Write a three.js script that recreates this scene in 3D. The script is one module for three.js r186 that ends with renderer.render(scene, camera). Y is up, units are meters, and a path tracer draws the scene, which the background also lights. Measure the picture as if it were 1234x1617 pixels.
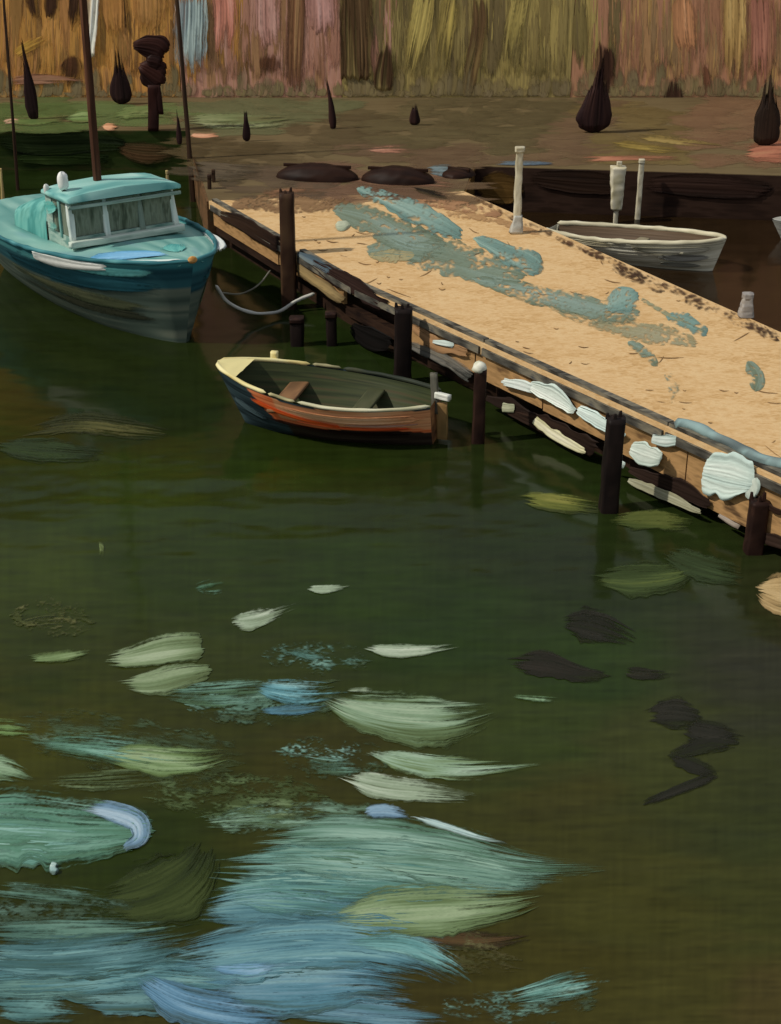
import * as THREE from 'three';
import { mergeGeometries } from 'three/addons/utils/BufferGeometryUtils.js';

// ---------------------------------------------------------------- camera, sky, sun, exposure
const scene = new THREE.Scene();
const W = 1234, H = 1617, F = 2196, PITCH = 25.2 * Math.PI / 180, EYE = 7;
const camera = new THREE.PerspectiveCamera(2 * Math.atan(H / 2 / F) * 180 / Math.PI, W / H, 0.1, 400);
camera.position.set(0, EYE, 0);
camera.rotation.set(-PITCH, 0, 0);
camera.updateMatrixWorld();

const SUN = new THREE.Vector3(-0.6, 0.64, 0.16).normalize();
{ // a plain, slightly hazy daylight sky
  const w = 64, h = 32, d = new Float32Array(w * h * 4);
  for (let j = 0; j < h; j++) {
    const el = Math.max(0, Math.sin(((j + 0.5) / h - 0.5) * Math.PI)), k = Math.pow(el, 0.6);
    for (let i = 0; i < w; i++) d.set([0.52 - 0.13 * k, 0.51 - 0.07 * k, 0.47 + 0.05 * k, 1], (j * w + i) * 4);
  }
  const sky = new THREE.DataTexture(d, w, h, THREE.RGBAFormat, THREE.FloatType);
  sky.mapping = THREE.EquirectangularReflectionMapping; sky.magFilter = THREE.LinearFilter; sky.needsUpdate = true;
  scene.background = sky; scene.environment = sky;
}
const sun = new THREE.DirectionalLight(new THREE.Color(1, 0.92, 0.8), 3.5);
sun.position.copy(SUN).multiplyScalar(60).add(new THREE.Vector3(0, 0, -22)); sun.target.position.set(0, 0, -22);
sun.castShadow = true; sun.shadow.radius = 3; sun.shadow.mapSize.set(4096, 4096);
Object.assign(sun.shadow.camera, { left: -40, right: 40, top: 40, bottom: -40, near: 1, far: 160 });
scene.add(sun, sun.target);
const renderer = new THREE.WebGLRenderer({ antialias: true });
renderer.setSize(781, 1024); renderer.shadowMap.enabled = true;
renderer.toneMapping = THREE.LinearToneMapping; renderer.toneMappingExposure = 0.84;

// ---------------------------------------------------------------- helpers
const V = (x, y, z) => new THREE.Vector3(x, y, z);
function rng(a) { return () => { a |= 0; a = a + 0x6D2B79F5 | 0; let t = Math.imul(a ^ a >>> 15, 1 | a); t = t + Math.imul(t ^ t >>> 7, 61 | t) ^ t; return ((t ^ t >>> 14) >>> 0) / 4294967296; }; }
const hash = (i, j) => { let h = Math.imul(i | 0, 374761393) + Math.imul(j | 0, 668265263) | 0; h = Math.imul(h ^ h >>> 13, 1274126177); return ((h ^ h >>> 16) >>> 0) / 4294967296; };
function vn(x, y) { const i = Math.floor(x), j = Math.floor(y), a = x - i, b = y - j, u = a * a * (3 - 2 * a), v = b * b * (3 - 2 * b); const p = hash(i, j), q = hash(i + 1, j), r = hash(i, j + 1), s = hash(i + 1, j + 1); return p + (q - p) * u + (r - p) * v + (p - q - r + s) * u * v; }
const fbm = (x, y) => 0.55 * vn(x, y) + 0.3 * vn(x * 2.1 + 9, y * 2.1 + 5) + 0.15 * vn(x * 4.3 + 31, y * 4.3 + 17);
const cl = (x, a, b) => Math.min(b, Math.max(a, x)), mix = (a, b, t) => a + (b - a) * t;
const lin = hex => { const c = new THREE.Color(hex); return [c.r, c.g, c.b]; };
const pal = list => { const c = list.map(lin), n = c.length - 1; return q => { q = cl(q, 0, 0.9999) * n; const i = Math.floor(q), f = q - i; return n ? [0, 1, 2].map(k => mix(c[i][k], c[i + 1][k], f)) : c[0]; }; };

// a photograph pixel as a ray, and the point where that ray meets a surface of the place
const cs = Math.cos(PITCH), sn = Math.sin(PITCH);
function ray(px, py) { const x = (px - W / 2) / F, y = -(py - H / 2) / F; return V(x, y * cs - sn, -y * sn - cs); }
const onY = (px, py, y) => { const d = ray(px, py); return d.multiplyScalar((y - EYE) / d.y).add(V(0, EYE, 0)); };
const onZ = (px, py, z) => { const d = ray(px, py); return d.multiplyScalar(z / d.z).add(V(0, EYE, 0)); };
const dep = p => -(p.z * cs + (p.y - EYE) * sn);
const flat = y => (px, py, h) => { const p = onY(px, py, y); p.y += h * dep(p) / F; return p; };
const upright = z => (px, py, h) => { const p = onZ(px, py, z); p.z += h * dep(p) / F; return p; };
const wallThrough = (a, b) => { const n = V(-(b.z - a.z), 0, b.x - a.x).normalize(); if (n.z < 0) n.negate(); return (px, py, h) => { const d = ray(px, py), t = (n.x * a.x + n.z * a.z) / (n.x * d.x + n.z * d.z); const p = d.multiplyScalar(t).add(V(0, EYE, 0)); return p.addScaledVector(n, h * dep(p) / F); }; };

const taken = {};
const numbered = n => { taken[n] = (taken[n] || 0) + 1; return taken[n] > 1 ? `${n}_${String(taken[n] - 1).padStart(3, '0')}` : n; };
function tag(o, label, category, group) { o.userData = { label, category }; if (group) o.userData.group = group; return o; }
function thing(name, label, category, pos = V(0, 0, 0), turn = 0, group) { const o = new THREE.Group(); o.name = numbered(name); o.position.copy(pos); o.rotation.y = turn; scene.add(o); return tag(o, label, category, group); }
function obj(name, g, m, parent = scene) { const o = new THREE.Mesh(g, m); o.name = parent === scene ? numbered(name) : name; o.castShadow = o.receiveShadow = true; parent.add(o); return o; }
const struct = o => { o.userData.kind = 'structure'; return o; };
// move world-built geometry into a thing's own axes
function local(g, parent) { parent.updateMatrixWorld(); return g.applyMatrix4(parent.matrixWorld.clone().invert()); }

function grid(nu, nv, fn, col, keep) { // fn(i, j) -> Vector3, col(i, j) -> [r, g, b]
  const p = [], c = [], ix = [];
  for (let i = 0; i <= nu; i++) for (let j = 0; j <= nv; j++) { const q = fn(i, j); p.push(q.x, q.y, q.z); if (col) c.push(...col(i, j)); }
  for (let i = 0; i < nu; i++) for (let j = 0; j < nv; j++) { if (keep && !keep(i, j)) continue; const a = i * (nv + 1) + j, b = a + nv + 1; ix.push(a, b, a + 1, b, b + 1, a + 1); }
  const g = new THREE.BufferGeometry(); g.setAttribute('position', new THREE.Float32BufferAttribute(p, 3));
  if (col) g.setAttribute('color', new THREE.Float32BufferAttribute(c, c.length / p.length === 1 ? 3 : 4));
  g.setIndex(ix); g.computeVertexNormals(); return g;
}

// One stroke of thick paint laid on a surface: bristle furrows, raised rims, ragged ends and dry gaps are geometry.
// pts: [x, y, half width] along the stroke, in the units of surf (photograph pixels or centimetres on a hull)
let seedN = 1;
function stroke(surf, pts, cols, o = {}) {
  const { thick = 2.2, dry = 0, tail = 0.25, rag = [0.06, 0.1], lip = 0.5, round = 1, step = 5.5, gap = 1.4, up = 0.6, mixy = 1, wob = 0.25, blend = 1, scum = 0, dome = 0, soft = 1.4, solid = false, full = 1, side = 0 } = o, sd = o.seed || (seedN++ * 17.3);
  const C = pal(cols), cv = new THREE.CatmullRomCurve3(pts.map(p => V(p[0], p[1], p[2])), false, 'centripetal');
  let L = 0, wm = 0; for (let i = 1; i < pts.length; i++) L += Math.hypot(pts[i][0] - pts[i - 1][0], pts[i][1] - pts[i - 1][1]); for (const p of pts) wm = Math.max(wm, p[2]);
  const M = Math.round(cl(L / (scum ? 2.4 : step), 6, 120)), N = Math.round(cl(2 * wm / gap, 5, 80)), S = 120, sp = [];
  for (let k = 0; k <= S; k++) { const p = cv.getPoint(k / S), t = cv.getTangent(k / S), l = Math.hypot(t.x, t.y) || 1; sp.push([p.x, p.y, p.z, -t.y / l, t.x / l]); }
  const at = t => { const f = cl(t, 0, 1) * S, i = Math.min(S - 1, Math.floor(f)), a = f - i; return sp[i].map((v, k) => mix(v, sp[i + 1][k], a)); };
  const T = (i, j) => { // where along the spine this bristle is
    const s = -1 + 2 * i / N, r = 1 - Math.sqrt(Math.max(0, 1 - s * s * 0.96)), e = round * r * wm / L * 0.7;
    const j0 = rag[0] * (0.55 * vn(i * 0.2 * gap, sd) + 0.3 * vn(i * 0.6 * gap, sd + 2) + 0.25 * hash(i, sd)), j1 = rag[1] * (0.55 * vn(i * 0.2 * gap, sd + 7) + 0.3 * vn(i * 0.6 * gap, sd + 9) + 0.25 * hash(i, sd + 3));
    return mix(cl(e + j0, 0, 0.48), 1 - cl(e + j1, 0, 0.48), j / M);
  };
  const bristle = (i, j) => 0.5 * vn(i * 0.42 * gap + sd, j / M * L / 110 + sd) + 0.5 * vn(i * 0.9 * gap + sd * 2, j / M * L / 60 - sd);
  const place = (i, j) => { const t = T(i, j), s = -1 + 2 * i / N, q = at(t), w = q[2] * s * (1 + s * s * (wob * (vn(t * L / 38 + sd, s > 0 ? 3.5 : 9.5) - 0.5) + wob * 0.5 * (vn(t * L / 11 + sd, s > 0 ? 13.5 : 19.5) - 0.5))); return [q[0] + q[3] * w, q[1] + q[4] * w]; };
  const pos = (i, j) => {
    const s = -1 + 2 * i / N, edge = i === 0 || i === N || j === 0 || j === M, [x, y] = place(i, j);
    const h = edge ? 0 : thick * (0.2 + 0.8 * bristle(i, j) + lip * (Math.exp(-(((Math.abs(s) - 0.9) / 0.07) ** 2)) + Math.exp(-(((j / M - 0.95) / 0.04) ** 2)))) + dome * Math.sqrt(Math.max(0, 1 - s * s)) * Math.min(1, 6 * j / M, 6 * (1 - j / M)) ** 0.5;
    return surf(x, y, up + h);
  };
  const col = (i, j) => { const s = -1 + 2 * i / N, b = bristle(i, j), m = vn(i * 0.09 * gap + sd * 3, j / M * L / 120 + sd), wet = blend * Math.max(Math.abs(s) ** 4, cl((j / M - 0.55) / 0.45, 0, 1) ** 2), q = 0.55 + mixy * ((b - 0.5) * 0.8 + (m - 0.5) * 0.9) - wet * 0.55; const c = C(q), k = 0.92 + 0.16 * hash(i * 7 + 3, j * 13 + (sd | 0)); return [c[0] * k, c[1] * k, c[2] * k]; };
  // how much paint the bristles left here: whole where loaded, a thin film or bare where the brush ran dry
  const cover = (i, j) => {
    const t = j / M, s0 = -1 + 2 * i / N, s = Math.abs(s0);
    if (scum) { const [x, y] = place(i, j); return cl((0.6 * fbm(x / 26 + sd, y / 15) + 0.4 * vn(x / 3.4 + sd, y / 2.6) - 0.16 * s ** 3 - scum) * 5 + 0.3, 0, full * 0.88); }
    const d = dry * 1.1 + tail * 1.5 * cl((t - 0.5) / 0.5, 0, 1) ** 1.3 + (s0 > 0 ? 0.34 : 0.55) * soft * s ** 4 + side * Math.max(0, -s0 + 0.3) ** 1.3 + 0.5 * soft * cl((0.16 - t) / 0.16, 0, 1);
    const [x, y] = place(i, j); return cl((vn(i * 0.8 * gap + sd * 5, t * L / 80 + sd) * 0.5 + 0.25 * vn(i * 0.3 + 3, t * L / 40 + sd) + 0.25 * vn(x / 3 + sd, y / 2.2) - d) * 2.7 + 0.62, 0, full);
  };
  const rgba = (i, j) => [...col(i, j), solid ? 1 : cover(i, j)];
  const keep = solid ? null : (i, j) => cover(i, j) + cover(i + 1, j) + cover(i, j + 1) + cover(i + 1, j + 1) > 0.04;
  return grid(N, M, pos, rgba, keep);
}

// ---------------------------------------------------------------- materials: oil paint
const paint = new THREE.MeshPhysicalMaterial({ vertexColors: true, roughness: 0.55, specularIntensity: 0.22, side: THREE.DoubleSide });
const film = new THREE.MeshPhysicalMaterial({ vertexColors: true, transparent: true, roughness: 0.6, specularIntensity: 0.2, side: THREE.DoubleSide });
const dull = new THREE.MeshPhysicalMaterial({ vertexColors: true, roughness: 0.8, specularIntensity: 0.15, side: THREE.DoubleSide });
function streaks(cols, { seed = 1, across = 60, along = 5, size = 512, metres = 2, vertical = false, bump = 0.006, rough = 0.65, speck = 0 } = {}) { // brushed paint, grain along u (or v)
  const C = pal(cols), d = new Uint8Array(size * size * 4), b = new Uint8Array(size * size * 4), c = new THREE.Color(), R = rng(seed * 977);
  const per = (x, n, y, m) => { const f = (a, e) => fbm(a + seed * 13.7, e + seed * 5.1), u = x / n, v = y / m; return f(x, y) * (1 - u) * (1 - v) + f(x - n, y) * u * (1 - v) + f(x, y - m) * (1 - u) * v + f(x - n, y - m) * u * v; };
  for (let y = 0; y < size; y++) for (let x = 0; x < size; x++) {
    const U = vertical ? y / size : x / size, Vv = vertical ? x / size : y / size, a = per(U * along, along, Vv * across, across), m = per(U * 4 + 0.001, 4, Vv * 7, 7);
    let q = 0.5 + (a - 0.5) * 1.5 + (m - 0.5) * 1.4, k = 1; if (speck && R() < speck) k = 0.45;
    const rgb = C(q), i = (y * size + x) * 4; c.setRGB(rgb[0] * k, rgb[1] * k, rgb[2] * k).convertLinearToSRGB();
    d.set([c.r * 255, c.g * 255, c.b * 255, 255], i); const g = cl(a, 0, 1) * 255; b.set([g, g, g, 255], i);
  }
  const tex = (data, srgb) => { const t = new THREE.DataTexture(data, size, size); t.wrapS = t.wrapT = THREE.RepeatWrapping; t.magFilter = THREE.LinearFilter; t.minFilter = THREE.LinearMipmapLinearFilter; t.generateMipmaps = true; if (srgb) t.colorSpace = THREE.SRGBColorSpace; t.repeat.set(1 / metres, 1 / metres); t.needsUpdate = true; return t; };
  return new THREE.MeshPhysicalMaterial({ map: tex(d, true), bumpMap: tex(b), bumpScale: bump, roughness: rough, specularIntensity: 0.2, side: THREE.DoubleSide });
}
// uv in metres from the face a triangle looks along
function boxUV(g) { g = g.index ? g.toNonIndexed() : g; g.computeVertexNormals(); const p = g.attributes.position, n = g.attributes.normal, uv = []; for (let i = 0; i < p.count; i++) { const x = Math.abs(n.getX(i)), y = Math.abs(n.getY(i)), z = Math.abs(n.getZ(i)); if (y >= x && y >= z) uv.push(p.getX(i), p.getZ(i)); else if (x > z) uv.push(p.getZ(i), p.getY(i)); else uv.push(p.getX(i), p.getY(i)); } g.setAttribute('uv', new THREE.Float32BufferAttribute(uv, 2)); return g; }
function prism(xz, y0, y1) { // polygon of [x, z] points, extruded upwards
  const s = new THREE.Shape(xz.map(([x, z]) => new THREE.Vector2(x, -z))), g = new THREE.ExtrudeGeometry(s, { depth: y1 - y0, bevelEnabled: false }); g.rotateX(-Math.PI / 2); g.translate(0, y0, 0); return boxUV(g);
}
// a rough-hewn bar between two points, w x h, with uneven sides
function bar(a, b, w, h, { n = 10, rough = 0.08, cols, seed = 1, taper = 1 } = {}) {
  const ax = b.clone().sub(a), L = ax.length(); ax.normalize(); const sd = Math.abs(ax.y) > 0.9 ? V(1, 0, 0) : V(-ax.z, 0, ax.x).normalize(), up = sd.clone().cross(ax).normalize(), K = 16, C = cols && pal(cols);
  const shape = k => { const t = k / K * Math.PI * 2, c = Math.cos(t), s = Math.sin(t), p = 0.45; return [Math.sign(c) * Math.abs(c) ** p, Math.sign(s) * Math.abs(s) ** p]; };
  const at = (i, k) => { const t = cl(i - 1, 0, n) / n, [c, s] = shape(k), z = i === 0 || i === n + 2 ? 0 : mix(1, taper, t) * (1 + rough * (1.2 * vn(i * 0.22 + seed, k % K * 0.9) + 0.8 * vn(i * 0.5 + seed * 2, k % K * 0.3) - 1)); return a.clone().addScaledVector(ax, L * t + (z ? 0 : 0)).addScaledVector(sd, c * w / 2 * z).addScaledVector(up, s * h / 2 * z); };
  return grid(n + 2, K, at, C && ((i, k) => C(fbm(k % K * 0.9 + seed * 3, i * 0.25) * 1.5 - 0.25)));
}
function rope(pts, r, cols, seed = 1) {
  const cv = new THREE.CatmullRomCurve3(pts), n = Math.max(12, Math.round(cv.getLength() * 16)), K = 7, C = pal(cols), fr = cv.computeFrenetFrames(n);
  return grid(n, K, (i, k) => { const a = k / K * Math.PI * 2, R = r * (0.75 + 0.6 * vn(i * 0.35 + seed, k % K * 0.5)) * (i === 0 || i === n ? 0.05 : 1), p = cv.getPoint(i / n); return p.addScaledVector(fr.normals[i], Math.cos(a) * R).addScaledVector(fr.binormals[i], Math.sin(a) * R); }, (i, k) => C(vn(i * 0.3 + seed, k % K * 0.6)));
}

// ---------------------------------------------------------------- heights and lines of the place
const DECK = 0.95, LAND = 0.95;
const A = onY(330, 317, DECK), K = onY(560, 451, DECK), B = onY(1760, 997, DECK), D = onY(1760, 759, DECK), Cc = onY(733, 302, DECK);
const LF = onY(296, 206, LAND), RF = onY(748, 262, LAND), RE = onY(1300, 279, LAND);
const RX = RF.z + (RE.z - RF.z) * (70 - RF.x) / (RE.x - RF.x);
const xz = p => [p.x, p.z];
const wave = (x, z) => 0.014 * (fbm(x * 0.9 + 3, z * 2.4) - 0.5) + 0.006 * (fbm(x * 3 + 11, z * 7) - 0.5);
const water0 = (px, py, h) => { const p = onY(px, py, 0); p.y = wave(p.x, p.z) + 0.004 + h * dep(p) / F; return p; }, deck0 = flat(DECK), land0 = flat(LAND);
const fasA = wallThrough(A, K), fasB = wallThrough(K, B);
const fascia = (px, py, h) => (px < 560 ? fasA : fasB)(px, py, h);

// ---------------------------------------------------------------- water
const waterMat = new THREE.MeshPhysicalMaterial({ vertexColors: true, roughness: 0.12, specularIntensity: 0.3, ior: 1.33, side: THREE.DoubleSide });
const water = struct((() => {
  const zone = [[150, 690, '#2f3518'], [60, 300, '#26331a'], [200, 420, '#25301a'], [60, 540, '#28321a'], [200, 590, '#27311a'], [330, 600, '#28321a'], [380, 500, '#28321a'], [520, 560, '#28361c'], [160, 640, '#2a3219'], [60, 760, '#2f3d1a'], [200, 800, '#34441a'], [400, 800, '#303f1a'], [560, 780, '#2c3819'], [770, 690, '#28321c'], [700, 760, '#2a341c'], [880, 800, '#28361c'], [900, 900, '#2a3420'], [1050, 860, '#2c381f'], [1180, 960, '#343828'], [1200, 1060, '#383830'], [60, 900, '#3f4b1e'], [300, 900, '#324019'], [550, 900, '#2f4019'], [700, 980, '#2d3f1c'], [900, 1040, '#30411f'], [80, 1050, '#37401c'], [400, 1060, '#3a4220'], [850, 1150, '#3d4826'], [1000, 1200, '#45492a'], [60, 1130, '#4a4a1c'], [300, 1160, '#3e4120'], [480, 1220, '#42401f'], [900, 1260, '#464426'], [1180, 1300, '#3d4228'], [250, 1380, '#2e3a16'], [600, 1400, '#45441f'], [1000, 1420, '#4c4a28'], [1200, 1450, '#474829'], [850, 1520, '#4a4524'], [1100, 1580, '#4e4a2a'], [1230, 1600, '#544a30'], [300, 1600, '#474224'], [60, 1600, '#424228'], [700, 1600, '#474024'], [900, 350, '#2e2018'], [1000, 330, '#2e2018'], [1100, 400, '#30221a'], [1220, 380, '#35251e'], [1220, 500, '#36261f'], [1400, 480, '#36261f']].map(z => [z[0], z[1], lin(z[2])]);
  const nx = 560, ny = 430, P = [], Cc2 = [];
  for (let i = 0; i <= nx; i++) for (let j = 0; j <= ny; j++) {
    const px = mix(-900, 2100, i / nx), py = 236 + 1764 * Math.pow(j / ny, 1.15), p = onY(px, py, 0);
    p.y = wave(p.x, p.z);
    P.push(p);
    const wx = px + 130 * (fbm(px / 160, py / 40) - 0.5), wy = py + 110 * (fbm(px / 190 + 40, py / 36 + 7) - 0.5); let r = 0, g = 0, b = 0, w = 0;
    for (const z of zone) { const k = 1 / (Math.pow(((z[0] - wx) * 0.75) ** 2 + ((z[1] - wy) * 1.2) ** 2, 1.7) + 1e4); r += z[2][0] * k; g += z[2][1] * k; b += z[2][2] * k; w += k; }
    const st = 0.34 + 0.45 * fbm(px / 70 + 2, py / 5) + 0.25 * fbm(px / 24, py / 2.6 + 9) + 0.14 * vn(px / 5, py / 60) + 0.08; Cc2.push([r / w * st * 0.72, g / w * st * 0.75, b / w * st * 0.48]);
  }
  const g = grid(nx, ny, (i, j) => P[i * (ny + 1) + j], (i, j) => Cc2[i * (ny + 1) + j]);
  return obj('water', g, waterMat);
})());
Object.assign(water.userData, { label: 'dark green harbour water with sky reflections painted as pale strokes', category: 'water' });
let ripN = 0;
const halfway = (a, b, t = 0.5) => '#' + new THREE.Color(a).lerp(new THREE.Color(b), t).getHexString();
const longer = p0 => { const p = p0.map(q => [q[0], q[1], q[2] * 1.18]), n = p.length, e = (a, b) => [a[0] + (a[0] - b[0]) * 0.2, a[1] + (a[1] - b[1]) * 0.2, a[2]]; return [e(p[0], p[1]), ...p.slice(1, n - 1), e(p[n - 1], p[n - 2])]; };
const reflection_and_paint_stroke = (pts, cols, o = {}) => obj('reflection_and_paint_stroke', stroke(water0, longer(pts), [halfway(cols[0], o.under || '#3e4624', 0.6), ...cols.map(c => halfway(c, '#48523c', 0.12))], { thick: 0.55, lip: 0.1, tail: 0.45, side: 0.3, gap: 1.1, step: 4.5, up: 0.25 + ripN++ * 0.012, wob: 0.4, ...o, rag: (o.rag || [0.1, 0.18]).map(r => r * 1.0 + 0.05), dry: (o.dry || 0) * 0.9 + 0.1 }), film, water);
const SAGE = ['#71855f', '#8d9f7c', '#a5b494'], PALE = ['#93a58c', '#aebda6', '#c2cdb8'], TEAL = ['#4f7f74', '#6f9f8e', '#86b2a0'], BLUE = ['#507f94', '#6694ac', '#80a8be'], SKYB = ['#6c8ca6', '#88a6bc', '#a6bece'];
const DARK = ['#161311', '#1e1a18', '#282320'], GREEN = ['#2f3d1b', '#43522a', '#57632f'];
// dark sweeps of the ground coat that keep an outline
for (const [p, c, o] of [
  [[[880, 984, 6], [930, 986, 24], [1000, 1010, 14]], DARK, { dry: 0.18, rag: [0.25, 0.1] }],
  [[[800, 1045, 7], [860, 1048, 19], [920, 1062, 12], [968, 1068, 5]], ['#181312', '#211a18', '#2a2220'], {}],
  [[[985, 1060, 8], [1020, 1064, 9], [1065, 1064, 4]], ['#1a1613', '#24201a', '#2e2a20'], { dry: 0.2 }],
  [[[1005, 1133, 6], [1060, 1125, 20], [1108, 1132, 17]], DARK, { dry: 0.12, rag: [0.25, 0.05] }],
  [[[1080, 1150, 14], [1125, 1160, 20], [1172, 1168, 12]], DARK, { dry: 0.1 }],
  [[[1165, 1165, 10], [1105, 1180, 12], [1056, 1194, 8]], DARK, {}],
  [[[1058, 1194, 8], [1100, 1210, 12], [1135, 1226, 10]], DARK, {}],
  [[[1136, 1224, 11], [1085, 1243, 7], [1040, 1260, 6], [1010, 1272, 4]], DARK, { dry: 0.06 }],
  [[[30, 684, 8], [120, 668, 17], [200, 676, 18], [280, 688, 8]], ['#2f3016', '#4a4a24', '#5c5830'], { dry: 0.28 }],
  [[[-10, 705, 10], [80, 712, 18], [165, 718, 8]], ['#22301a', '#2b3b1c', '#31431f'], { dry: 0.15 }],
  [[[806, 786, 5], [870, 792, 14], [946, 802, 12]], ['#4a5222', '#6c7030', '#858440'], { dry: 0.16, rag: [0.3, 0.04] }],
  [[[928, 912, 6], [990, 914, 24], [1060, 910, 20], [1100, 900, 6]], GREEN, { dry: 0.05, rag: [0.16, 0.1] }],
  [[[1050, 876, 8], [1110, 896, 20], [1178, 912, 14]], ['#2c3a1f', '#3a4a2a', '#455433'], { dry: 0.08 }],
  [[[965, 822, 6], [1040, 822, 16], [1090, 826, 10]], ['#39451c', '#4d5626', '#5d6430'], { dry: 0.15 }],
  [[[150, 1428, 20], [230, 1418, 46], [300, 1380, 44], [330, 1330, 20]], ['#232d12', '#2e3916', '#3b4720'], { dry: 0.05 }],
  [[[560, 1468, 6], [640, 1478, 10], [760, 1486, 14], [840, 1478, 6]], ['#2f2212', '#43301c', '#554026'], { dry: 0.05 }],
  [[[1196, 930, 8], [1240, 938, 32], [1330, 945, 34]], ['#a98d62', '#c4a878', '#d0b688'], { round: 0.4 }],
]) reflection_and_paint_stroke(p, c, { thick: 0.5, lip: 0.02, tail: 0.25, full: 0.95, soft: 1.1, side: 0.08, ...o, wob: 0.6, under: '#2c331c', rag: (o.rag || [0.06, 0.1]).map(r => r * 0.8 + 0.08), dry: (o.dry || 0) * 0.8 });
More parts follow.
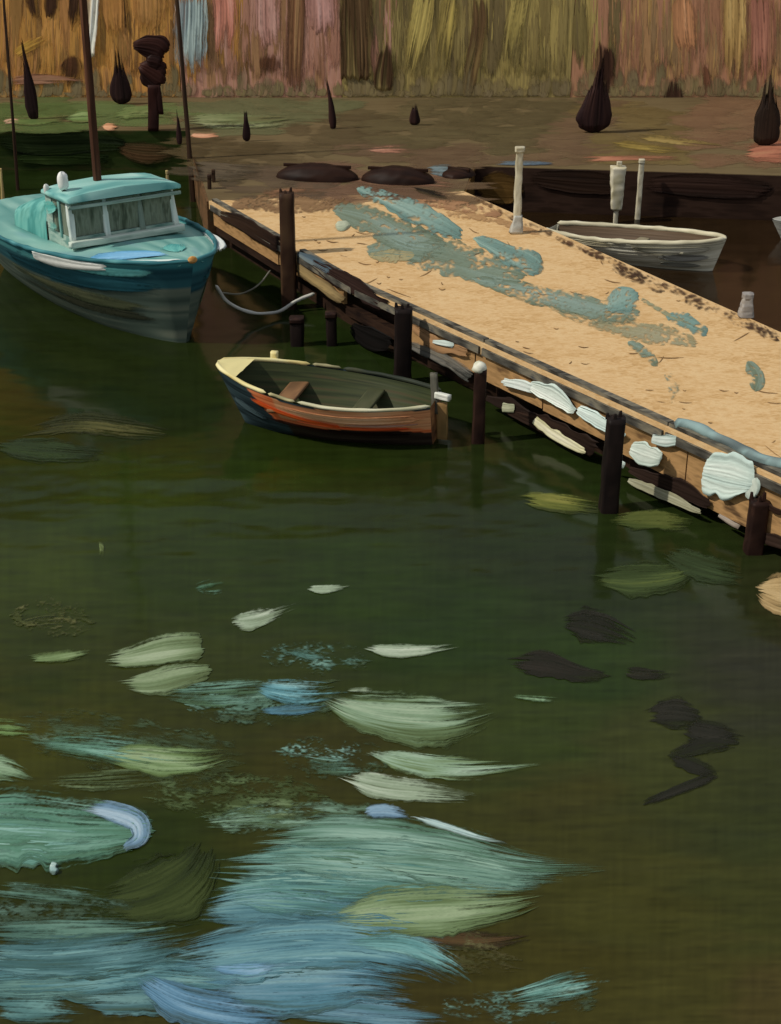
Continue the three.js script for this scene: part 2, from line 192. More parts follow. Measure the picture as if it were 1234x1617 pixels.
// sky reflections painted on the water as sage, teal and blue dabs
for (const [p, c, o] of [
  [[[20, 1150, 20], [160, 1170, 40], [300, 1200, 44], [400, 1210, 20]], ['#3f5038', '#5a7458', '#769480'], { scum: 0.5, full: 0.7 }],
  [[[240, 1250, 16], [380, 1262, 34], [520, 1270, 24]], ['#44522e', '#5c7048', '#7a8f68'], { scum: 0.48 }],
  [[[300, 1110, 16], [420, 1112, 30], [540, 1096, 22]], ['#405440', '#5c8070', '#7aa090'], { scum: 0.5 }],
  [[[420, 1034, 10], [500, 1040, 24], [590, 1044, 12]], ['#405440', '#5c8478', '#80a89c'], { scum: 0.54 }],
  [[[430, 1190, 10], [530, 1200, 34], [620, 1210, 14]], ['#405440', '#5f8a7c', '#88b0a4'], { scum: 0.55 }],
  [[[340, 1300, 14], [500, 1290, 22], [640, 1300, 12]], ['#4a6048', '#6a8a74', '#86a692'], { scum: 0.46 }],
  [[[560, 1450, 20], [700, 1500, 30], [820, 1520, 20]], ['#4a4426', '#5c5636', '#74704c'], { scum: 0.54 }],
  [[[700, 1590, 14], [820, 1590, 26], [960, 1570, 20]], ['#46584a', '#608478', '#80a898'], { scum: 0.54 }],
  [[[-40, 1440, 16], [100, 1440, 30], [230, 1450, 14]], ['#384a38', '#4c6658', '#628274'], { scum: 0.5 }],
  [[[20, 975, 10], [80, 972, 26], [150, 980, 14]], ['#444a26', '#5e6038', '#74724c'], { scum: 0.54 }],
  [[[300, 930, 6], [340, 922, 16], [390, 918, 6]], ['#3d5a3c', '#55806a', '#7aa08c'], { dry: 0.5 }],
  [[[486, 930, 4], [515, 931, 7], [560, 926, 3]], PALE, { dry: 0.05 }],
  [[[368, 982, 10], [400, 978, 14], [440, 966, 10], [500, 946, 5]], PALE, { tail: 0.6, rag: [0.02, 0.25] }],
  [[[150, 1044, 5], [205, 1038, 16], [265, 1026, 24], [320, 1020, 18]], SAGE, { thick: 1.6, rag: [0.22, 0.03], tail: 0.02 }],
  [[[28, 1042, 4], [85, 1037, 9], [142, 1028, 8]], ['#5a6c40', '#748a5c', '#93a57c'], { dry: 0.12, rag: [0.3, 0.05] }],
  [[[578, 1022, 5], [620, 1028, 11], [680, 1026, 7], [740, 1017, 3]], PALE, { tail: 0.5 }],
  [[[440, 1022, 6], [500, 1030, 18], [560, 1040, 12]], ['#3c5a48', '#5f8d86', '#83ada6'], { dry: 0.48 }],
  [[[240, 1095, 8], [330, 1092, 26], [440, 1085, 28], [545, 1088, 14]], ['#4c6b50', '#6b9484', '#8aaf9c'], { dry: 0.36 }],
  [[[182, 1080, 6], [235, 1078, 18], [290, 1066, 18], [335, 1058, 8]], SAGE, { rag: [0.15, 0.06], tail: 0.1 }],
  [[[400, 1082, 8], [470, 1092, 24], [570, 1090, 14]], ['#548a96', '#74aab4', '#97c4c6'], { dry: 0.25, thick: 1.6 }],
  [[[410, 1124, 4], [470, 1121, 9], [530, 1112, 5]], BLUE, { dry: 0.12 }],
  [[[505, 1100, 5], [580, 1124, 30], [670, 1134, 40], [740, 1130, 32], [800, 1118, 6]], ['#5f7450', '#86a083', '#a0b498'], { rag: [0.05, 0.2], tail: 0.4 }],
  [[[585, 1188, 4], [650, 1204, 18], [730, 1212, 20], [850, 1206, 4]], ['#6f855c', '#8ea98e', '#a6bda6'], { tail: 0.4, rag: [0.04, 0.2] }],
  [[[535, 1224, 5], [600, 1240, 19], [680, 1250, 16], [765, 1260, 5]], PALE, { tail: 0.3 }],
  [[[470, 1190, 8], [530, 1196, 26], [580, 1186, 10]], ['#4b6650', '#6f9a8c', '#92b8ac'], { dry: 0.52 }],
  [[[480, 1215, 6], [540, 1212, 14], [600, 1216, 5]], ['#4b6650', '#6f9a8c', '#92b8ac'], { dry: 0.45 }],
  [[[-50, 1150, 10], [20, 1148, 16], [70, 1160, 6]], ['#566b3a', '#6c8850', '#7c9a66'], { dry: 0.3 }],
  [[[30, 1172, 8], [130, 1176, 22], [240, 1190, 26], [340, 1206, 10]], ['#46664e', '#689684', '#86b0a0'], { dry: 0.34 }],
  [[[60, 1235, 8], [180, 1228, 24], [330, 1222, 14]], ['#4b5a38', '#6a7c58', '#869a76'], { dry: 0.42 }],
  [[[160, 1190, 8], [230, 1196, 24], [310, 1200, 22], [385, 1188, 8]], ['#647c4c', '#80996c', '#98ac84'], { tail: 0.35, dry: 0.04 }],
  [[[-60, 1215, 10], [0, 1212, 24], [60, 1232, 8]], ['#607a5c', '#7d9a78', '#97b092'], { dry: 0.1 }],
  [[[-90, 1300, 50], [20, 1296, 62], [130, 1304, 56], [236, 1306, 26]], ['#54836f', '#719c8a', '#8ab0a0'], { thick: 1.2, tail: 0.03, rag: [0.02, 0.03], dry: 0.16 }],
  [[[-60, 1340, 14], [60, 1346, 22], [190, 1340, 10]], ['#6d9280', '#8fb49c', '#a6c4ae'], { dry: 0.32 }],
  [[[128, 1276, 8], [180, 1282, 16], [220, 1300, 17], [222, 1326, 12], [196, 1342, 4]], SKYB, { thick: 2, tail: 0.02, rag: [0.02, 0.0], lip: 0.6 }],
  [[[78, 1372, 7], [86, 1373, 8], [95, 1372, 6]], ['#8fb0b0', '#bcd2cc', '#d2e2dc'], { thick: 8 }],
  [[[-40, 1400, 10], [60, 1408, 22], [170, 1420, 16], [240, 1430, 5]], ['#3d5440', '#56796a', '#6f9486'], { dry: 0.4 }],
  [[[300, 1300, 6], [420, 1290, 22], [560, 1300, 16]], ['#516a48', '#6f8f76', '#8aa892'], { dry: 0.42 }],
  [[[390, 1330, 14], [520, 1322, 36], [680, 1336, 42], [840, 1364, 26], [1000, 1366, 5]], ['#557c68', '#75998a', '#93b4a4'], { rag: [0.1, 0.16], tail: 0.4 }],
  [[[310, 1372, 16], [440, 1372, 40], [600, 1380, 40], [760, 1396, 26], [880, 1400, 6]], ['#4f7c74', '#6c9890', '#88aea4'], { rag: [0.14, 0.1], dry: 0.04 }],
  [[[300, 1440, 14], [420, 1428, 38], [560, 1440, 36], [700, 1440, 12]], ['#4c7884', '#648f96', '#7ca4a4'], { dry: 0.05, rag: [0.1, 0.15] }],
  [[[-60, 1470, 14], [90, 1470, 26], [250, 1466, 22], [380, 1440, 10]], ['#3f6058', '#587c70', '#6f9486'], { dry: 0.22 }],
  [[[60, 1530, 16], [200, 1530, 34], [360, 1540, 34], [480, 1560, 16]], ['#44707a', '#5f8c92', '#78a2a2'], { dry: 0.1 }],
  [[[420, 1580, 16], [540, 1590, 30], [660, 1600, 24], [740, 1610, 8]], ['#4c7480', '#62889a', '#7a9ca4'], { dry: 0.2 }],
  [[[330, 1410, 12], [450, 1404, 34], [580, 1410, 36], [700, 1412, 14]], ['#4a7878', '#64928e', '#80aaa2'], { dry: 0.06 }],
  [[[380, 1356, 12], [500, 1352, 30], [660, 1360, 34], [800, 1378, 20], [930, 1388, 6]], ['#567c70', '#739a8e', '#90b2a4'], { dry: 0.08 }],
  [[[-80, 1530, 20], [60, 1532, 40], [220, 1520, 40], [360, 1500, 20]], ['#47747c', '#628f94', '#7aa4a4'], {}],
  [[[120, 1580, 14], [240, 1576, 26], [340, 1570, 14]], ['#446a70', '#5c8488', '#749a98'], { dry: 0.15 }],
  [[[420, 1470, 14], [540, 1470, 32], [660, 1480, 26], [740, 1500, 10]], ['#4c7c88', '#648f9a', '#7ca6aa'], { dry: 0.05 }],
  [[[300, 1540, 16], [420, 1530, 36], [560, 1530, 36], [680, 1550, 14]], ['#528296', '#6a98a8', '#82acb4'], {}],
  [[[560, 1360, 14], [700, 1366, 30], [820, 1384, 22], [900, 1392, 8]], ['#5c8272', '#7a9e8e', '#96b6a4'], { dry: 0.05 }],
  [[[-80, 1320, 30], [20, 1326, 40], [120, 1326, 30], [200, 1324, 10]], ['#5c8c80', '#7aa69c', '#94bcb0'], { dry: 0.1 }],
  [[[576, 1286, 7], [610, 1283, 10], [652, 1291, 7]], SKYB, { thick: 4 }],
  [[[650, 1290, 4], [710, 1308, 5], [760, 1324, 4], [808, 1332, 3]], ['#a9c4c4', '#c4d8d4', '#d4e4de'], { thick: 3 }],
  [[[515, 1450, 8], [600, 1440, 36], [700, 1434, 42], [790, 1428, 30], [880, 1412, 5]], ['#677c54', '#829872', '#98aa86'], { rag: [0.03, 0.2], tail: 0.25 }],
  [[[-60, 1506, 24], [80, 1512, 34], [230, 1496, 34], [360, 1470, 16]], ['#3f666a', '#588086', '#6f9896'], { dry: 0.1 }],
  [[[-60, 1560, 14], [80, 1556, 26], [200, 1546, 12]], ['#3f6464', '#557c7a', '#6a928c'], { dry: 0.24 }],
  [[[240, 1524, 20], [380, 1502, 46], [540, 1490, 40], [660, 1510, 30], [740, 1556, 12]], ['#4c7a88', '#628f9a', '#7aa4a8'], { rag: [0.1, 0.12] }],
  [[[330, 1560, 20], [460, 1556, 40], [600, 1556, 30], [700, 1580, 10]], ['#507f92', '#678fa0', '#7ca2aa'], { dry: 0.06, rag: [0.05, 0.25] }],
  [[[222, 1546, 14], [290, 1582, 30], [380, 1602, 34], [470, 1606, 30]], ['#54809e', '#6a94b0', '#80a6be'], { thick: 1.4, rag: [0.03, 0.1] }],
  [[[330, 1528, 6], [400, 1530, 12], [448, 1526, 7]], ['#608cac', '#78a2be', '#8eb2c8'], { dry: 0.08 }],
  [[[540, 1490, 8], [640, 1492, 18], [710, 1520, 16], [760, 1558, 8]], ['#5f9496', '#7cacaa', '#9cc4bc'], { thick: 1.4, dry: 0.05 }],
  [[[740, 1590, 6], [840, 1566, 20], [920, 1548, 26], [978, 1544, 10]], ['#54827a', '#77a8a0', '#9ac4b8'], { dry: 0.38, rag: [0.3, 0.08] }],
  [[[-20, 1590, 16], [70, 1592, 24], [150, 1600, 8]], ['#41686a', '#557f80', '#6b9694'], { dry: 0.2 }],
  [[[806, 1100, 4], [860, 1104, 7], [920, 1108, 3]], ['#4e6a44', '#6f8f68', '#8fae8a'], { dry: 0.4 }],
  [[[160, 856, 4], [163, 872, 5], [158, 892, 4]], ['#4c5c2c', '#6b7c4a', '#7c8a58'], { dry: 0.3 }],
  [[[30, 985, 8], [80, 975, 20], [140, 985, 8]], ['#3c4422', '#565a34', '#6c6a44'], { dry: 0.52 }],
  [[[545, 1092, 3], [575, 1090, 4], [600, 1090, 2]], PALE, { dry: 0.3 }],
]) reflection_and_paint_stroke(p, c, o);

// ---------------------------------------------------------------- land behind the harbour
const ground = struct(obj('ground', prism([[-70, LF.z], xz(LF), xz(A), xz(Cc), xz(RF), [70, RX], [70, -90], [-70, -90]], 0.55, LAND), streaks(['#5a4c34', '#64563c', '#6c5e42', '#665840'], { seed: 5, metres: 4, along: 6, across: 30 })));
Object.assign(ground.userData, { label: 'olive brown quay ground in front of the houses', category: 'ground' });
const onLand = (pts, cols, o = {}) => obj('paint_patch', stroke(land0, pts, [halfway(cols[0], '#64563c'), ...cols], { thick: 1, lip: 0.1, up: 0.6 + (ripN++ % 30) * 0.04, wob: 0.7, ...o, rag: [0.3, 0.35], dry: (o.dry || 0) * 0.8 + 0.2 }), film, ground);
{
  const R = rng(7), geos = [], zone = [[60, 185, '#5f7040'], [200, 180, '#6a7a4a'], [420, 190, '#727250'], [350, 235, '#5e5036'], [330, 285, '#574c3c'], [480, 225, '#66583e'], [640, 215, '#6a5e42'], [800, 215, '#685c40'], [900, 245, '#7a624a'], [1000, 245, '#7c6a44'], [1180, 250, '#86684e'], [560, 285, '#7c604c'], [430, 300, '#665644'], [700, 250, '#725c46'], [600, 245, '#745e48']];
  for (let k = 0; k < 620; k++) {
    const x = mix(-120, 1360, R()), y = mix(158, 318, R()); const P = onY(x, y, LAND);
    if (x < 300 && y > 200) continue; if (x > 742 && y > 256) continue; if (x < 340 && y > 290) continue;
    let best = null, bd = 1e9; for (const z of zone) { const d = Math.hypot((z[0] - x) * 0.6, (z[1] - y) * 1.3) + 14 * R(); if (d < bd) { bd = d; best = z[2]; } }
    const c = new THREE.Color(best), a = c.clone().offsetHSL(0, 0.01, -0.02), b = c.clone().offsetHSL(0.005, 0, 0.02), l = 40 + 60 * R(), w = 5 + 7 * R();
    const l0 = x < 300 ? Math.min(l, 296 - x) : l, l1 = x > 742 ? Math.min(l, x - 746) : l;
    geos.push(stroke(land0, [[x - Math.max(4, l1), y, w * 0.7], [x, y + 2, w], [x + Math.max(4, l0), y, w * 0.7]], ['#' + a.getHexString(), best, '#' + b.getHexString()], { thick: 0.5, dry: 0.2, rag: [0.4, 0.4], lip: 0.0, step: 9, gap: 1.6, wob: 0.4, full: 0.55, up: 0.2 + (k % 6) * 0.07 }));
  }
  const o = obj('ground_coat', mergeGeometries(geos), film, ground); o.userData.kind = 'stuff';
}
for (const [p, c, o] of [
  [[[-30, 190, 6], [60, 192, 10], [140, 186, 8]], ['#566a3a', '#73864e', '#8a9860'], {}],
  [[[85, 190, 6], [140, 186, 13], [150, 190, 8]], ['#5f7844', '#78905a', '#8ea06c'], {}],
  [[[160, 185, 8], [230, 178, 12], [300, 186, 10]], ['#5a6c3e', '#707f4e', '#848f5c'], { dry: 0.1 }],
  [[[250, 196, 5], [340, 192, 14], [430, 190, 12], [520, 184, 5]], ['#66704a', '#828a62', '#989c78'], { dry: 0.14 }],
  [[[158, 200, 4], [175, 202, 6], [194, 202, 4]], ['#c08a66', '#d6a17c', '#dfb08c'], {}],
  [[[0, 197, 3], [20, 193, 4], [40, 196, 3]], ['#c8a488', '#d8b89c'], {}],
  [[[290, 213, 3], [320, 215, 4], [360, 212, 3]], ['#c08868', '#d09c7c', '#dcb090'], {}],
  [[[500, 292, 5], [590, 284, 14], [700, 290, 10], [735, 298, 4]], ['#7c5c48', '#98705a', '#a47c66'], { dry: 0.12 }],
  [[[380, 312, 5], [450, 306, 10], [540, 308, 8]], ['#7c5c44', '#946c50', '#a07a5c'], { dry: 0.3 }],
  [[[560, 240, 4], [620, 236, 9], [690, 240, 5]], ['#8c6450', '#ac7a66', '#b48670'], { dry: 0.35 }],
  [[[870, 254, 3], [1000, 250, 5], [1130, 252, 4]], ['#8c6048', '#a87058', '#b47c60'], { dry: 0.1 }],
  [[[930, 222, 4], [1020, 234, 8], [1140, 246, 5]], ['#6c5c30', '#8c783e', '#a08c4c'], { dry: 0.12 }],
  [[[960, 214, 3], [1060, 222, 6], [1170, 236, 4]], ['#74623a', '#94804a', '#a6905a'], { dry: 0.2 }],
  [[[1150, 248, 8], [1220, 240, 22], [1300, 240, 20]], ['#985f4a', '#a86e56', '#b07c5e'], { dry: 0.05 }],
  [[[280, 262, 12], [350, 272, 20], [440, 276, 12]], ['#4a4234', '#5a5040', '#665a46'], { dry: 0.1 }],
  [[[745, 258, 2], [830, 259, 4], [890, 259, 2]], ['#485868', '#5c6c78', '#6f7c80'], {}],
  [[[665, 268, 4], [700, 270, 9], [725, 270, 6]], ['#5a6c70', '#6f8084', '#829090'], { dry: 0.1 }],
  [[[636, 296, 3], [680, 306, 5], [722, 314, 3]], DARK, { dry: 0.1 }],
]) onLand(p, c, o);

// quay walls, each with courses of dressed stone hidden under thick paint
function quayWall(name, label, a, b, cols, seed, bits) {
  const t = thing(name, label, 'wall', V((a.x + b.x) / 2, 0, (a.z + b.z) / 2)); t.userData.kind = 'thing';
  const d = V(b.x - a.x, 0, b.z - a.z), L = d.length(); d.normalize(); const n = V(-d.z, 0, d.x); if (n.z < 0) n.negate();
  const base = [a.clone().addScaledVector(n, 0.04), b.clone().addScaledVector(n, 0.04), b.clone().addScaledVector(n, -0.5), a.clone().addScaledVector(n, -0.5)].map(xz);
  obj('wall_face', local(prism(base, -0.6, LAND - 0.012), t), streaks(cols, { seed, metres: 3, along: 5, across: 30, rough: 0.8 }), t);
  const s = wallThrough(a.clone().addScaledVector(n, 0.045), b.clone().addScaledVector(n, 0.045));
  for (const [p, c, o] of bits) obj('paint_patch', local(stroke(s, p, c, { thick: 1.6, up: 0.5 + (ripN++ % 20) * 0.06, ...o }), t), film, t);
  return t;
}
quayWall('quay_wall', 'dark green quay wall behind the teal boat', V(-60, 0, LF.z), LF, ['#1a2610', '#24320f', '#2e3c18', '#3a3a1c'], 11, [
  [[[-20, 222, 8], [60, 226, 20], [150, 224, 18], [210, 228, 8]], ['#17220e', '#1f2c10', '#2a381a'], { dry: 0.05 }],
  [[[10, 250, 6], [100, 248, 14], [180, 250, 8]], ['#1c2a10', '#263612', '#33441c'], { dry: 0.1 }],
  [[[180, 232, 8], [230, 240, 20], [290, 240, 10]], ['#33331a', '#4c3f26', '#63492f'], { dry: 0.2 }],
]);
quayWall('quay_wall', 'short brown bank wall between the quay and the wooden pier', LF, A, ['#3c3222', '#5a4630', '#6e5238', '#4a3c2a'], 12, [
  [[[300, 240, 4], [308, 262, 5], [314, 290, 4]], ['#4c3a28', '#6c4e36', '#8a5e42'], { dry: 0.1 }],
]);
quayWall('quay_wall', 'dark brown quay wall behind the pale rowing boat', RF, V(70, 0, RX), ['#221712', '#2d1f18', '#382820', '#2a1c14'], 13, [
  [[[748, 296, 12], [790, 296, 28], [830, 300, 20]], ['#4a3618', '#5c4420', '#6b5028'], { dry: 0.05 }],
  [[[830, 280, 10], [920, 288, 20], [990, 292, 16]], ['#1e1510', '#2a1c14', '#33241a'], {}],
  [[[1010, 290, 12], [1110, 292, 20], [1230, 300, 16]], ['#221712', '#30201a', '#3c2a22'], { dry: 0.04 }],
]);
quayWall('quay_wall', 'olive brown wall end beside the pale mooring post', Cc, RF, ['#4a3618', '#5c4420', '#6b5028'], 14, []);

// ---------------------------------------------------------------- houses at the back
const pale = c => '#' + new THREE.Color(c).multiplyScalar(1.85).getHexString();
let lastCols = null;
function house(name, label, x0, x1, z, cols, seed, strokes) {
  const a = onZ(x0, 150, z).x, b = onZ(x1, 150, z).x, t = thing(name, label, 'building', V((a + b) / 2, LAND, z)), w = b - a, h = 9.5;
  cols = cols.map(pale); const near = lastCols || cols; lastCols = cols;
  const m = streaks(cols, { seed, metres: 3, across: 90, along: 3, vertical: true, rough: 0.85 });
  const box = boxUV(new THREE.BoxGeometry(w - 0.001, h, 8).translate(0, h / 2 + 0.003, -4)); obj('wall', box, m, t);
  const roof = new THREE.ExtrudeGeometry(new THREE.Shape([[-4.5, 0], [4.5, 0], [0, 2.8]].map(p => new THREE.Vector2(...p))), { depth: w + 0.5, bevelEnabled: false }); roof.rotateY(Math.PI / 2); roof.translate(-w / 2 - 0.25, h + 0.003, -4);
  obj('roof', boxUV(roof), streaks(['#5a3826', '#7a4a30', '#8a5a3a'], { seed: seed + 50, metres: 2, across: 20, along: 8, rough: 0.9 }), t);
  const s = upright(z), R = rng(seed * 31), geos = [];
  for (let k = 0; k < (x1 - x0) / 2.4; k++) {
    const x = mix(x0 + 10, x1 - 10, R()), basePy = H / 2 - F * Math.tan(PITCH - Math.atan((EYE - LAND) / -z)), y1 = basePy - 1 - 40 * R() * R(), y0 = y1 - 110 - 180 * R(), wd = 5 + 9 * R(), from = x - x0 < 110 * R() ? near : cols, c = new THREE.Color(from[Math.floor(R() * from.length)]), p = '#' + c.clone().offsetHSL(0, 0.01, -0.03).getHexString(), q = '#' + c.clone().offsetHSL(0, 0, 0.035).getHexString(), sl = (R() - 0.5) * 16;
    geos.push(stroke(s, [[x + sl, y0, wd * 0.7], [x + sl / 2, (y0 + y1) / 2, wd], [x, y1, wd * 0.8]], [p, '#' + c.getHexString(), q], { thick: 0.7, dry: 0.2, rag: [0.4, 0.4], lip: 0.05, step: 9, gap: 1.4, up: 0.2 + (k % 7) * 0.05, round: 0.3, full: 0.85 }));
  }
  const gc = obj('ground_coat', local(mergeGeometries(geos), t), film, t); gc.userData.kind = 'stuff';
  const foot = []; // mud and ground paint dragged up the foot of the wall
  for (let k = 0; k < (x1 - x0) / 5; k++) { const x = mix(x0 + 6, x1 - 6, R()), by = H / 2 - F * Math.tan(PITCH - Math.atan((EYE - LAND) / -z)), hh = 12 + 70 * R() * R(), g = ['#8a7a58', '#94845c', '#7e7050', '#8c7c5c'][k % 4]; foot.push(stroke(s, [[x, by - 1, 7], [x + 3 * R(), by - hh * 0.5, 10], [x + 6 * (R() - 0.5), by - hh, 6]], [halfway(g, cols[2], 0.6), g, halfway(g, '#b0a078', 0.3)], { thick: 0.6, dry: 0.12, tail: 0.5, rag: [0, 0.4], lip: 0, round: 0.2, step: 6, up: 0.7 + (k % 6) * 0.05 })); }
  const ft = obj('foot_coat', local(mergeGeometries(foot), t), film, t); ft.userData.kind = 'stuff';
  for (const [nm, p, c, o] of strokes) obj(nm, local(stroke(s, p, [halfway(pale(c[0]), cols[1]), ...c.map(pale)], { thick: 1.2, lip: 0.15, up: 0.8 + (ripN++ % 20) * 0.05, round: 0.4, wob: 0.45, gap: 1.2, ...o, dry: (o.dry || 0) * 0.8 + 0.14, rag: (o.rag || [0.1, 0.3]).map(r => r + 0.08), blend: 0.7 }), t), film, t);
  return t;
}
const BRN = ['#2a1a12', '#3c281c', '#52382a'];
house('ochre_house', 'ochre and orange house behind the green verge', -260, 286, -40, ['#86643a', '#a67a40', '#b48446', '#9c7044', '#745434'], 21, [
  ['dark_streak', [[46, -40, 9], [52, 10, 10], [58, 36, 8]], BRN, { dry: 0.2 }],
  ['dark_streak', [[84, -40, 11], [82, 10, 12], [80, 34, 9]], BRN, { dry: 0.05 }],
  ['dark_streak', [[122, -40, 10], [120, 20, 13], [114, 62, 9]], BRN, { dry: 0.08 }],
  ['dark_streak', [[112, 82, 10], [114, 108, 18], [106, 146, 8]], ['#3a2618', '#4c3020', '#5c3e2a'], { dry: 0.1 }],
  ['ochre_sweep', [[18, 90, 8], [40, 74, 12], [84, 52, 12]], ['#a8843c', '#c09c4c', '#ccaa60'], { dry: 0.2 }],
  ['orange_sweep', [[178, -40, 24], [180, 20, 26], [184, 66, 18]], ['#94683a', '#ac7c48', '#b88c5a'], { dry: 0.08 }],
  ['orange_sweep', [[232, -40, 24], [236, 20, 28], [236, 60, 20]], ['#8c663a', '#a47848', '#b08a58'], { dry: 0.1 }],
  ['white_pilaster', [[150, -30, 12], [146, 30, 13], [142, 74, 12], [146, 118, 7]], ['#b8a890', '#d6cab8', '#e6dccc'], { thick: 3.5, tail: 0.1 }],
  ['drip', [[196, -30, 3], [200, 30, 3], [205, 66, 4]], BRN, { tail: 0 }],
  ['mauve_band', [[0, 128, 6], [80, 124, 10], [150, 130, 6]], ['#6c4c3c', '#845e4a', '#94705a'], { dry: 0.15 }],
]);
house('pink_house', 'faded pink house between the ochre and olive fronts', 287, 540, -40, ['#84604c', '#9a705e', '#a57c6c', '#8c6a4c', '#765a40'], 22, [
  ['pale_pilaster', [[305, -40, 28], [304, 30, 29], [303, 90, 28], [306, 140, 16]], ['#76868a', '#92a2a0', '#a8b2ac'], { dry: 0.1, thick: 2.6 }],
  ['pink_sweep', [[352, -40, 18], [356, 30, 22], [350, 110, 14]], ['#a06858', '#b87a6a', '#c48c7c'], { dry: 0.15 }],
  ['pink_sweep', [[424, -40, 20], [424, 40, 22], [428, 96, 16]], ['#987068', '#a87e74', '#b48e84'], { dry: 0.15 }],
  ['dark_streak', [[430, 80, 18], [426, 106, 20], [424, 126, 12]], ['#402a1e', '#543626', '#6a4a36'], { dry: 0.25 }],
  ['dark_streak', [[472, -40, 16], [468, 60, 18], [466, 152, 17]], ['#4a3224', '#6a4a34', '#8a6a4a'], { dry: 0.1, rag: [0, 0.1] }],
  ['pink_sweep', [[505, -40, 22], [508, 20, 24], [508, 70, 22]], ['#987068', '#a87e76', '#b4908a'], { dry: 0.04 }],
]);
house('olive_house', 'olive house front with long slanting brush furrows', 541, 900, -40, ['#6a5e3a', '#84764a', '#7a6c44', '#948450', '#62563a'], 23, [
  ['dark_streak', [[560, -40, 26], [562, 60, 29], [564, 136, 27]], ['#3c2c1c', '#4e3c28', '#5e4a32'], { tail: 0, rag: [0, 0.04], thick: 3 }],
  ['dark_streak', [[612, 60, 6], [608, 110, 15], [605, 148, 15]], ['#38281a', '#4a3624', '#5c482e'], { tail: 0, thick: 3, rag: [0.1, 0.03] }],
  ['dark_streak', [[752, -40, 16], [758, 40, 15], [744, 120, 16], [738, 178, 12]], ['#4a3826', '#5e4a30', '#74603c'], { dry: 0.22 }],
  ['olive_sweep', [[680, -40, 20], [660, 60, 22], [640, 150, 14]], ['#6f6238', '#92824a', '#a89858'], { dry: 0.2 }],
  ['olive_sweep', [[720, -40, 14], [704, 60, 18], [690, 160, 12]], ['#6f6238', '#8c7c46', '#a49250'], { dry: 0.25 }],
  ['olive_sweep', [[830, -40, 18], [812, 60, 20], [800, 150, 12]], ['#6a5e3a', '#8c7e48', '#aa9a5c'], { dry: 0.25 }],
]);
house('rose_house', 'rose and tan house at the right end of the row', 901, 1520, -40, ['#80684a', '#937250', '#987058', '#8c664e', '#a08252'], 24, [
  ['dark_streak', [[950, 40, 9], [955, 90, 17], [952, 152, 18]], ['#261812', '#36231a', '#4c3628'], { dry: 0.12, rag: [0.4, 0] }],
  ['dark_streak', [[1066, 90, 7], [1064, 130, 14], [1058, 180, 19], [1056, 184, 8]], ['#2a1c14', '#38261c', '#4c382a'], { rag: [0.5, 0], tail: 0 }],
  ['dark_streak', [[1112, 96, 3], [1117, 130, 6], [1120, 172, 7]], ['#4a3022', '#60402e', '#785440'], { dry: 0.15 }],
  ['ochre_sweep', [[1160, -40, 20], [1160, 60, 22], [1158, 170, 16]], ['#8e7446', '#a08452', '#ac925e'], { dry: 0.12 }],
  ['rose_sweep', [[1200, -40, 22], [1204, 60, 24], [1204, 150, 18]], ['#84584a', '#966856', '#a47864'], { dry: 0.1 }],
  ['rose_sweep', [[1080, -40, 22], [1084, 60, 24], [1090, 90, 18]], ['#946a4a', '#ac7c58', '#b88c68'], { dry: 0.2 }],
]);
// dark teardrop shrubs along the house fronts
function shrub(label, px, py, wpx, hpx, z, lean = 0, seed = 1, cols = ['#1c1210', '#28191a', '#3a2622']) {
  const p = z ? V(onZ(px, py, z).x, LAND, z) : onY(px, py, LAND), s = dep(p) / F, h = hpx * s / cs;
  const t = thing('shrub', label, 'shrub', p, 0, 'dark shrubs along the house fronts');
  const half = sg => stroke((x, y, d) => V(x * s + lean * (y * s / h) ** 2 * h, Math.max(0.012, y * s / cs), sg * d * s), [[0, 0, wpx * 0.36], [0, hpx * 0.2, wpx * 0.5], [0, hpx * 0.42, wpx * 0.44], [0, hpx * 0.72, wpx * 0.26], [0, hpx * 1.4, wpx * 0.2]], cols, { thick: 1.6, dome: wpx * 0.16, up: 0, rag: [0.02, 0.3], tail: 0.34, soft: 0.12, lip: 0.1, wob: 0.3, seed: seed * 37, step: 3, gap: 1.2, blend: 0 });
  obj('crown', mergeGeometries([half(1), half(-1)]), film, t);
  obj('stem', bar(V(0, 0, 0), V(0, 0.12, 0), 0.07, 0.07, { cols, seed, n: 3 }), paint, t);
  return t;
}
shrub('tall slender dark shrub standing alone on the green verge', 54, 190, 20, 96, 0, -0.07, 1);
shrub('plump dark shrub beside the mast of the teal boat', 193, 165, 33, 66, 0, 0, 2);
shrub('tiny dark shrub before the pale blue pilaster', 284, 228, 9, 42, 0, 0, 3);
shrub('small pointed dark shrub in front of the pink house', 390, 223, 13, 40, 0, 0, 4);
shrub('thin leaning dark shrub at the foot of the pink house', 526, 204, 12, 60, 0, -0.12, 5);
shrub('small isolated dark shrub in front of the olive house', 655, 198, 17, 34, 0, 0, 6);
shrub('large round dark shrub before the rose house, widest of the row', 937, 210, 52, 92, 0, 0.06, 7);
shrub('large dark shrub at the right edge of the rose house', 1208, 231, 44, 92, 0, -0.04, 8, ['#1e1713', '#2a201a', '#3a2c22']);
